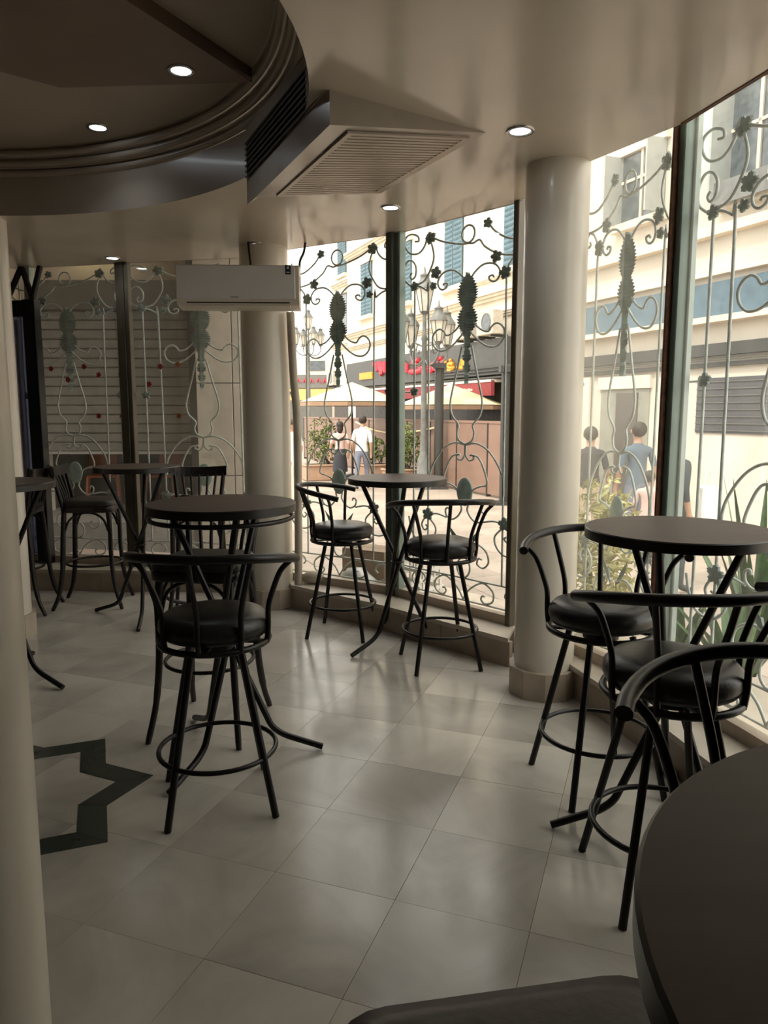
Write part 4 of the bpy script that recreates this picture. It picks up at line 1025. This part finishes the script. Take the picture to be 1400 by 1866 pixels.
# ---- street lamps with five lanterns
def street_lamp(x, y, h, label):
    t = thing('street_lamp', label, 'street lamp', (x, y, ZG), 0, 'ornate five-lantern street lamps')
    MB().lathe([(.24, 0), (.24, .12), (.17, .2), (.15, .7), (.10, .82), (.075, 1.2), (.06, h - 1.5), (.08, h - 1.45), (.05, h - 1.35), (.045, h - .9)], 14).build('post', M_LAMPM, t)
    def lantern(px, py, pz, s):
        g = MB().lathe([(.10 * s, 0), (.20 * s, .50 * s)], 6, (px, py, pz), smooth=False).build('lantern', M_LAMPG, t)
        MB().lathe([(.235 * s, .50 * s), (.22 * s, .56 * s), (.12 * s, .70 * s), (.10 * s, .78 * s), (.13 * s, .80 * s), (.03 * s, .86 * s), (.01, 1.0 * s)], 10, (px, py, pz)).build('lantern_cap', M_LAMPM, g)
        MB().lathe([(.01, -.22 * s), (.05 * s, -.16 * s), (.03 * s, -.1 * s), (.12 * s, -.01)], 8, (px, py, pz)).build('lantern_foot', M_LAMPM, g)
        for k in range(6):
            a = 2 * PI * k / 6; MB().tube([(px + .105 * s * math.cos(a), py + .105 * s * math.sin(a), pz), (px + .205 * s * math.cos(a), py + .205 * s * math.sin(a), pz + .5 * s)], .012, 4).build('lantern_rib', M_LAMPM, g)
    lantern(0, 0, h - .82, 1.0)
    for k in range(4):
        a = R(28 + 90 * k); c_, s_ = math.cos(a), math.sin(a); r_ = .62
        MB().tube(catmull([(0, 0, h - 1.9), (.2 * c_, .2 * s_, h - 2.05), (.45 * c_, .45 * s_, h - 2.0), (r_ * c_, r_ * s_, h - 1.82), (r_ * c_, r_ * s_, h - 1.72)], 4), .025, 6).build('lamp_arm', M_LAMPM, t)
        MB().tube(catmull([(.12 * c_, .12 * s_, h - 1.6), (.30 * c_, .30 * s_, h - 1.55), (.36 * c_, .36 * s_, h - 1.7), (.26 * c_, .26 * s_, h - 1.76), (.24 * c_, .24 * s_, h - 1.68)], 4), .016, 5).build('arm_scroll', M_LAMPM, t)
        lantern(r_ * c_, r_ * s_, h - 1.55, .9)
street_lamp(.94, 17.6, 4.95, 'large ornate street lamp seen beside the middle mullion')
street_lamp(-3.55, 35.5, 6.5, 'distant ornate street lamp near the air conditioner')

# ---- plain poles
def pole(x, y, h, r, label):
    t = thing('street_pole', label, 'pole', (x, y, ZG), 0)
    MB().tube([(0, 0, 0), (0, 0, h)], r, 8).build('shaft', M_POLE, t); MB().box((0, 0, .03), (r * 4, r * 4, .06)).build('base_plate', M_POLE, t); MB().box((0, 0, h * .98), (r * 2.8, r * 2.8, .12)).build('cap', M_POLE, t)
pole(2.38, 14.6, 2.7, .095, 'dark square-capped pole just left of the right column')
pole(1.30, 17.65, 2.95, .11, 'dark pole between the two parasols')

# ---- planters with bushes
def leaf_cloud(mb, c, rad, n, s, rg):
    for _ in range(n):
        d = Vector((rg.gauss(0, 1), rg.gauss(0, 1), rg.gauss(0, 1))).normalized() * (rg.random() ** .4)
        p = Vector((c[0] + d.x * rad[0], c[1] + d.y * rad[1], c[2] + d.z * rad[2]))
        a = Vector((rg.uniform(-1, 1), rg.uniform(-1, 1), rg.uniform(-.6, 1))).normalized(); b = a.cross(Vector((rg.uniform(-1, 1), rg.uniform(-1, 1), rg.uniform(-1, 1)))).normalized()
        l = s * rg.uniform(.7, 1.3); w = l * .38; nn = a.cross(b) * (w * .25)
        mb.add([p - a * l * .5, p + b * w * .5 + nn, p + a * l * .5, p - b * w * .5 + nn], [(0, 1, 2), (0, 2, 3)])
def planter(x, y, w, h, label, m, n=420):
    t = thing('planter', label, 'planter', (x, y, ZG), R(20), 'planters on the street')
    MB().rbox((0, 0, .2), (w, .5, .4), .03).build('planter_box', mat('terracotta_planter', (.42, .27, .18), .8), t)
    MB().rbox((0, 0, .41), (w + .06, .56, .05), .015).build('planter_rim', mat('terracotta_planter', (.42, .27, .18), .8), t)
    MB().box((0, 0, .425), (w - .08, .42, .03)).build('soil', mat('soil', (.05, .035, .025), .9), t)
    rg = random.Random(int(x * 100)); mb = MB(); leaf_cloud(mb, (0, 0, .45 + h / 2), (w * .48, .36, h * .55), n, .14, rg)
    o = mb.build('foliage', m, t); o['kind'] = 'stuff'
    for k in range(5):
        MB().tube([(rg.uniform(-.2, .2), rg.uniform(-.1, .1), .4), (rg.uniform(-.4, .4), rg.uniform(-.2, .2), .45 + h * .7)], .015, 5).build('stem', M_DKSH, t)
planter(-1.62, 19.9, 1.1, 1.2, 'leafy planter left of the walking pedestrians', M_GREENL)
planter(.50, 18.3, 1.0, 1.1, 'leafy planter just right of the middle mullion', M_GREENL)
planter(-.28, 19.9, .7, .7, 'planter box behind the pedestrian in the white shirt', M_GREENL, 260)
def bush(x, y, z, rad, label, m, n, s):
    t = thing('bush', label, 'plant', (x, y, z), 0)
    rg = random.Random(int(abs(x) * 100)); mb = MB(); leaf_cloud(mb, (0, 0, rad[2]), rad, n, s, rg); o = mb.build('foliage', m, t); o['kind'] = 'stuff'
    for k in range(7): MB().tube([(rg.uniform(-.04, .04), rg.uniform(-.04, .04), 0), (rg.uniform(-rad[0], rad[0]) * .6, rg.uniform(-rad[1], rad[1]) * .6, rad[2] * 1.3)], .008, 5).build('stem', M_BLADE, t)
bush(1.30, 4.35, .15, (.24, .24, .50), 'pale yellow-green bush outside the glass right of the column', M_YELL, 900, .08)
bush(1.10, 4.75, .15, (.20, .16, .16), 'low spiky shrub at the foot of the middle window beside the column', M_YELL, 180, .10)
def blade_plant(x, y, z, n, l, label):
    t = thing('blade_leaf_plant', label, 'plant', (x, y, z), 0, 'spiky plants outside the right window')
    rg = random.Random(int(y * 100))
    for k in range(n):
        a = 2 * PI * k / n * 2.4 + rg.uniform(-.3, .3); tl = rg.uniform(.12, .62); L_ = l * rg.uniform(.75, 1.1)
        P = []
        for q in range(6):
            f_ = q / 5; r_ = L_ * math.sin(tl) * f_ * (1 + .2 * f_); zz = L_ * math.cos(tl) * f_ - .25 * L_ * math.sin(tl) * f_ * f_
            P.append(Vector((r_ * math.cos(a), r_ * math.sin(a), zz)))
        sd = Vector((-math.sin(a), math.cos(a), 0)); vv = []; ff = []
        for q, p in enumerate(P):
            w = (.016, .028, .030, .024, .014, .001)[q]; vv += [p - sd * w, p + Vector((0, 0, -.006)), p + sd * w]
        for q in range(5): ff += [(3 * q, 3 * q + 1, 3 * q + 4, 3 * q + 3), (3 * q + 1, 3 * q + 2, 3 * q + 5, 3 * q + 4)]
        mb = MB(); mb.add(vv, ff); mb.build('leaf', M_BLADE, t)
blade_plant(1.70, 3.46, .15, 16, .62, 'spiky green plant outside the glass behind the right-hand table')
blade_plant(1.90, 3.66, .15, 18, 1.0, 'tall spiky green plant at the right edge of the photo outside the glass')
blade_plant(1.62, 3.92, .15, 12, .45, 'smaller spiky plant outside just beyond the green post')

# ---- things on the outer ledge behind the middle window
cr = thing('plastic_crate', 'white slatted plastic crate on the ledge behind the table legs', 'crate', (.25, 5.56, .15), R(-48))
M_CRATE = mat('white_crate_plastic', (.7, .68, .62), .5)
for sx in (-1, 1):
    for k in range(4): MB().box((sx * .16, 0, .03 + k * .075), (.012, .26, .025)).build('crate_slat', M_CRATE, cr)
    for k in range(4): MB().box((0, sx * .13, .03 + k * .075), (.32, .012, .025)).build('crate_slat', M_CRATE, cr)
    for k in range(5): MB().box((-.13 + k * .065, sx * .13, .14), (.012, .014, .27)).build('crate_upright', M_CRATE, cr)
    for k in range(4): MB().box((sx * .16, -.09 + k * .06, .14), (.014, .012, .27)).build('crate_upright', M_CRATE, cr)
MB().box((0, 0, .008), (.32, .26, .016)).build('crate_floor', M_CRATE, cr)
bx_ = thing('cardboard_box', 'brown cardboard box on the ledge behind the left stool', 'box', (-.10, 5.86, .15), R(-32))
M_CARD = mat('cardboard', (.30, .22, .15), .8)
MB().rbox((0, 0, .13), (.40, .26, .26), .004).build('box_body', M_CARD, bx_); MB().box((0, 0, .262), (.40, .05, .003)).build('tape', M_PIPE, bx_)
for sx in (-1, 1): MB().box((0, sx * .067, .264), (.40, .125, .004)).build('flap', M_CARD, bx_)
bag = MB(); bag.ball((0, 0, .06), (.17, .08, .09), 16, 10)
for i, v in enumerate(bag.v): bag.v[i] = (v[0] + .012 * math.sin(v[2] * 60 + v[0] * 40), v[1] + .01 * math.sin(v[0] * 70), max(0, v[2] * (1.0 - .5 * max(0, v[0]) / .17)))
bo = bag.build('plastic_bag', mat('clear_white_plastic', (.62, .62, .58), .15)); bo.location = (-.19, 5.645, .15); bo.rotation_euler = (0, 0, R(-32)); tag(bo, 'crumpled whitish plastic bag against the middle window near the sill', 'bag')

# ---- shop front seen through the far-left window
M_SHUT = mat('grey_roller_shutter', (.27, .255, .225), .5, vary=.08, objvar=.06)
ls = thing('shuttered_shop', 'closed grey roller-shutter shop front behind the far-left window', 'shop front', (0, 8.8, 0))
def LS(n, x0, x1, z0, z1, y0, y1, m, p=ls): return MB().box(((x0 + x1) / 2, (y0 + y1) / 2, (z0 + z1) / 2), (x1 - x0, y1 - y0, z1 - z0)).build(n, m, p)
LS('wall', -8, -1.75, 2.98, 4.5, 0, .25, M_CREAM2); LS('wall', -8, -4.05, ZG, 2.98, 0, .25, M_CREAM2)
LS('shutter_box', -4.05, -2.25, 2.66, 2.98, -.12, .2, mat('dark_shutter_box', (.16, .15, .13), .6))
for k in range(15):
    z_ = 1.03 + k * .109
    MB().rbox((-3.16, .02, z_ + .053), (1.78, .03, .102), .012).build('shutter_slat', M_SHUT, ls)
LS('shutter_light_block', -4.05, -2.25, 1.03, 2.7, .06, .10, mat('dark_pier_paint', (.10, .10, .09), .5)); LS('shutter_rail', -4.05, -2.25, 1.0, 1.03, -.01, .05, mat('pale_rail', (.5, .48, .44), .5))  # plate behind the slats added to block light through their gaps
LS('door_jamb', -3.02, -2.93, .3, 2.66, -.06, .0, mat('pale_jamb', (.42, .39, .35), .5))
M_DBR = mat('dark_shade_box', (.04, .033, .03), .8)  # for a box added behind the shutter opening to keep it dark
LS('shade_box_back', -4.2, -2.1, .25, 1.3, .9, 1.0, M_DBR); LS('shade_box_top', -4.2, -2.1, 1.12, 1.2, .12, 1.0, M_DBR); LS('shade_box_side', -4.2, -4.1, .25, 1.2, .12, 1.0, M_DBR); LS('shade_box_side', -2.2, -2.1, .25, 1.2, .12, 1.0, M_DBR); LS('threshold', -4.3, -1.9, .24, .30, -.4, 1.0, mat('pale_threshold', (.45, .42, .37), .7))
LS('step', -8, -1.2, ZG, .24, -.45, .3, M_CONC)
for (x, z0_, z1_) in ((-2.16, ZG, 3.4), ): LS('dark_pier', -2.26, -2.08, z0_, z1_, -.1, .25, mat('dark_pier_paint', (.10, .10, .09), .5))
for c in range(2):
    for r_ in range(4): MB().rbox((-1.87 + c * .405, -.52, .28 + r_ * 1.02 + .0), (.395, .05, 1.01), .004).build('wall_tile', mat('beige_wall_tile', (.42, .37, .30), .5, vary=.06, objvar=.06), ls)
LS('pier_core', -2.07, -1.27, ZG, 4.2, -.49, .1, M_CONC)
sof = MB().box((-4.6, 7.9, 3.42), (6.9, 2.0, .15)).build('soffit_arcade', M_CREAM2); sof['kind'] = 'structure'
upw = MB().box((-4.6, 6.95, 4.3), (6.9, .12, 1.7)).build('wall_arcade_front', M_CREAM2); upw['kind'] = 'structure'
lw_ = MB().box((-6.6, 7.9, 1.6), (.15, 2.2, 3.8)).build('wall_arcade_side', M_CREAM2); lw_['kind'] = 'structure'
tl = thing('tube_light', 'warm tube light under the arcade soffit at top left', 'lamp', (-3.32, 8.62, 3.21))
MB().box((0, 0, .05), (.62, .09, .06)).build('lamp_body', M_WHITEP2, tl); MB().tube([(-.29, 0, 0), (.29, 0, 0)], .022, 8).build('tube', mat('lit_warm_tube', (1, .9, .6), .4, emit=(1, .86, .5), emit_s=1.6), tl)
# orange chairs in the dark shop
M_ORC = mat('orange_plastic', (.42, .10, .025), .4)
def orange_chair(x, y, rz, label):
    t = thing('plastic_chair', label, 'chair', (x, y, .30), rz, 'orange plastic chairs in the dim shop')
    MB().rbox((0, 0, .40), (.36, .34, .03), .012).build('seat', M_ORC, t); MB().rbox((0, .16, .56), (.34, .03, .20), .012, M=Matrix.Rotation(R(-10), 4, 'X')).build('backrest', M_ORC, t)
    for sx in (-1, 1):
        for sy in (-1, 1): MB().tube([(sx * .17, sy * .16, .40), (sx * .20, sy * .19, 0)], .016, 6).build('leg', M_ORC, t)
orange_chair(-3.55, 9.32, .3, 'orange plastic chair inside the dim shop, left of the mullion'); orange_chair(-2.75, 9.30, -.2, 'orange plastic chair inside the dim shop, right of the mullion')

# ------------------------------------------------------------------ pedestrians
M_SKIN = mat('skin', (.42, .25, .17), .6); M_HAIR = mat('dark_hair', (.025, .017, .013), .6); M_SHOE = mat('dark_shoes', (.03, .025, .02), .5)
def person(label, x, y, face, h, top, bottom, skirt=False, bow=0, walk=.12, arm=0, sleeves=.5, hair_long=False):
    """one continuous skinned body, then coloured by region; hair is a child. Local +Y is the way the person faces."""
    k = h / 1.72
    J = {}; E_ = []
    def jt(n, p, r, par=None):
        J[n] = (len(J), Vector(p) * k, r * k)
        if par: E_.append((J[par][0], J[n][0]))
    f_ = math.sin(R(bow))
    jt('pelvis', (0, 0, .93), .135); jt('waist', (0, .02 * f_, 1.08), .122, 'pelvis'); jt('chest', (0, .10 * f_, 1.28), .142, 'waist'); jt('neck0', (0, .18 * f_, 1.43), .075, 'chest')
    jt('neck', (0, .22 * f_ + .005, 1.50), .052, 'neck0'); jt('jaw', (0, .30 * f_ + .02, 1.555), .068, 'neck'); jt('head', (0, .33 * f_ + .01, 1.625), .092, 'jaw'); jt('crown', (0, .35 * f_, 1.685), .062, 'head')
    for s, sg in (('l', -1), ('r', 1)):
        st = walk * sg
        jt('hip' + s, (sg * .09, 0, .87), .098, 'pelvis'); jt('knee' + s, (sg * .095, st * .6 + .02, .49), .060, 'hip' + s); jt('calf' + s, (sg * .095, st * .8 - .02, .33), .056, 'knee' + s)
        jt('ankle' + s, (sg * .095, st - .02, .085), .040, 'calf' + s); jt('toe' + s, (sg * .10, st + .14, .035), .034, 'ankle' + s)
        jt('sh' + s, (sg * .175, .14 * f_, 1.385), .062, 'chest'); jt('elb' + s, (sg * .235, -st * .5 - .02, 1.12), .042, 'sh' + s)
        fw = -st * .8 + .06 + (arm if sg > 0 else 0)
        jt('wr' + s, (sg * .235, fw, .90 + (.14 if arm and sg > 0 else 0)), .030, 'elb' + s)
        jt('palm' + s, (sg * .232, fw + .03, .82 + (.14 if arm and sg > 0 else 0)), .033, 'wr' + s)
        for q in range(4): jt('f%d' % q + s, (sg * (.222 + .004 * q), fw + .075 - .032 * q, .735 + .006 * abs(q - 1) + (.14 if arm and sg > 0 else 0)), .0095, 'palm' + s)
        jt('th' + s, (sg * .205, fw + .085, .80 + (.14 if arm and sg > 0 else 0)), .011, 'palm' + s)
    me = bpy.data.meshes.new('tmp'); me.from_pydata([j[1] for j in J.values()], E_, [])
    o = bpy.data.objects.new('tmp', me); COL.objects.link(o)
    md = o.modifiers.new('skin', 'SKIN'); md.use_smooth_shade = True
    for i, j in enumerate(J.values()): me.skin_vertices[0].data[i].radius = (j[2], j[2] * (.78 if i in (0, 1, 2) else 1.0))
    me.skin_vertices[0].data[0].use_root = True
    sb_ = o.modifiers.new('sub', 'SUBSURF'); sb_.levels = 1; sb_.render_levels = 1
    dg = bpy.context.evaluated_depsgraph_get(); dg.update()
    bm_ = bpy.data.meshes.new_from_object(o.evaluated_get(dg)); bpy.data.objects.remove(o)
    t = thing('person', label, 'person', (x, y, ZG), R(face - 90))
    bm_.materials.clear()
    for m in (top, bottom, M_SKIN, M_SHOE): bm_.materials.append(m)
    head_c = J['head'][1]
    for p in bm_.polygons:
        c = p.center / k; ax = abs(c.x)
        if c.z > 1.47: mi = 2
        elif ax > .165 and c.z < 1.12 + .14 * (1 - sleeves) and c.z > .60: mi = 2 if c.z < 1.30 - .30 * sleeves else 0
        elif c.z > .92: mi = 0
        elif c.z > .075: mi = 1
        else: mi = 3
        p.material_index = mi; p.use_smooth = True
    bo_ = bpy.data.objects.new('body', bm_); COL.objects.link(bo_); bo_.parent = t
    # facial features on the front of the head and hair
    hb = MB(); hc = head_c
    hb.ball((hc.x, hc.y - .026 * k, hc.z + .018 * k), (.100 * k, .104 * k, .104 * k), 14, 10)
    if hair_long: hb.ball((hc.x, hc.y - .06 * k, hc.z - .07 * k), (.085 * k, .06 * k, .15 * k), 12, 8)
    hb.build('hair', M_HAIR, t)
    fc = MB(); fy = hc.y + .085 * k
    fc.add([(hc.x - .012 * k, fy, hc.z - .03 * k), (hc.x + .012 * k, fy, hc.z - .03 * k), (hc.x, fy + .02 * k, hc.z - .03 * k), (hc.x, fy, hc.z + .01 * k)], [(0, 1, 2), (0, 2, 3), (2, 1, 3), (1, 0, 3)])
    for sg in (-1, 1): fc.ball((hc.x + sg * .094 * k, hc.y, hc.z - .01 * k), (.010 * k, .02 * k, .03 * k), 8, 5)
    fc.build('nose_and_ears', M_SKIN, t)
    ey_ = MB()
    for sg in (-1, 1): ey_.ball((hc.x + sg * .032 * k, fy - .004 * k, hc.z + .005 * k), .010 * k, 8, 5)
    ey_.box((hc.x, fy - .006 * k, hc.z - .058 * k), (.04 * k, .012 * k, .008 * k)); ey_.build('eyes_and_mouth', M_HAIR, t)
    if skirt: MB().lathe([(.205 * k, .40 * k), (.20 * k, .55 * k), (.17 * k, .80 * k), (.145 * k, .98 * k), (.13 * k, 1.0 * k)], 20, capb=False, capt=False).build('skirt', bottom, t)
    return t
M_WSH = mat('white_shirt', (.80, .78, .75), .8); M_PINK = mat('pale_pink_top', (.66, .46, .42), .8); M_JEAN = mat('grey_blue_jeans', (.17, .19, .25), .8); M_CHAR = mat('charcoal_cloth', (.03, .032, .04), .8)
M_BLSH = mat('slate_blue_shirt', (.10, .14, .18), .8); M_BEIGE = mat('beige_trousers', (.42, .33, .24), .8); M_BLK = mat('black_cloth', (.045, .055, .06), .8)
person('person in a white shirt and grey jeans walking away with bowed head', -.52, 17.4, 80, 1.72, M_WSH, M_JEAN, bow=22, walk=.16, sleeves=.6)
person('person in a pale top and dark skirt walking beside a white-shirted pedestrian', -1.08, 18.2, 95, 1.58, M_PINK, M_CHAR, skirt=True, walk=.08, hair_long=True)
person('person in white clothes half hidden behind the beige pipe', -1.93, 15.6, 250, 1.66, M_WSH, M_WSH, walk=.1)
person('person in a dark shirt standing outside just right of the column', 2.70, 9.7, 70, 1.62, M_CHAR, M_BEIGE, walk=.04, arm=.18)
person('person in a slate blue shirt seen from behind near the doorway', 3.27, 9.55, 100, 1.68, M_BLSH, M_JEAN, walk=.05)
person('small child with brown hair in a pinkish top near the green post', 3.08, 8.55, 60, 1.14, M_PINK, M_JEAN, walk=.04)
person('person in a dark top partly behind the green post with a white bag', 2.89, 7.35, 20, 1.66, M_BLK, M_BLK, walk=.08, sleeves=1)
wb = thing('shopping_bag', 'white shopping bag carried beyond the green post', 'bag', (3.19, 7.25, .40), R(20))
MB().rbox((0, 0, .19), (.20, .12, .38), .02).build('bag_body', M_WSH, wb); MB().tube(catmull([(-.05, 0, .37), (-.03, 0, .50), (.03, 0, .50), (.05, 0, .37)], 4), .008, 6).build('bag_handle', M_WSH, wb)
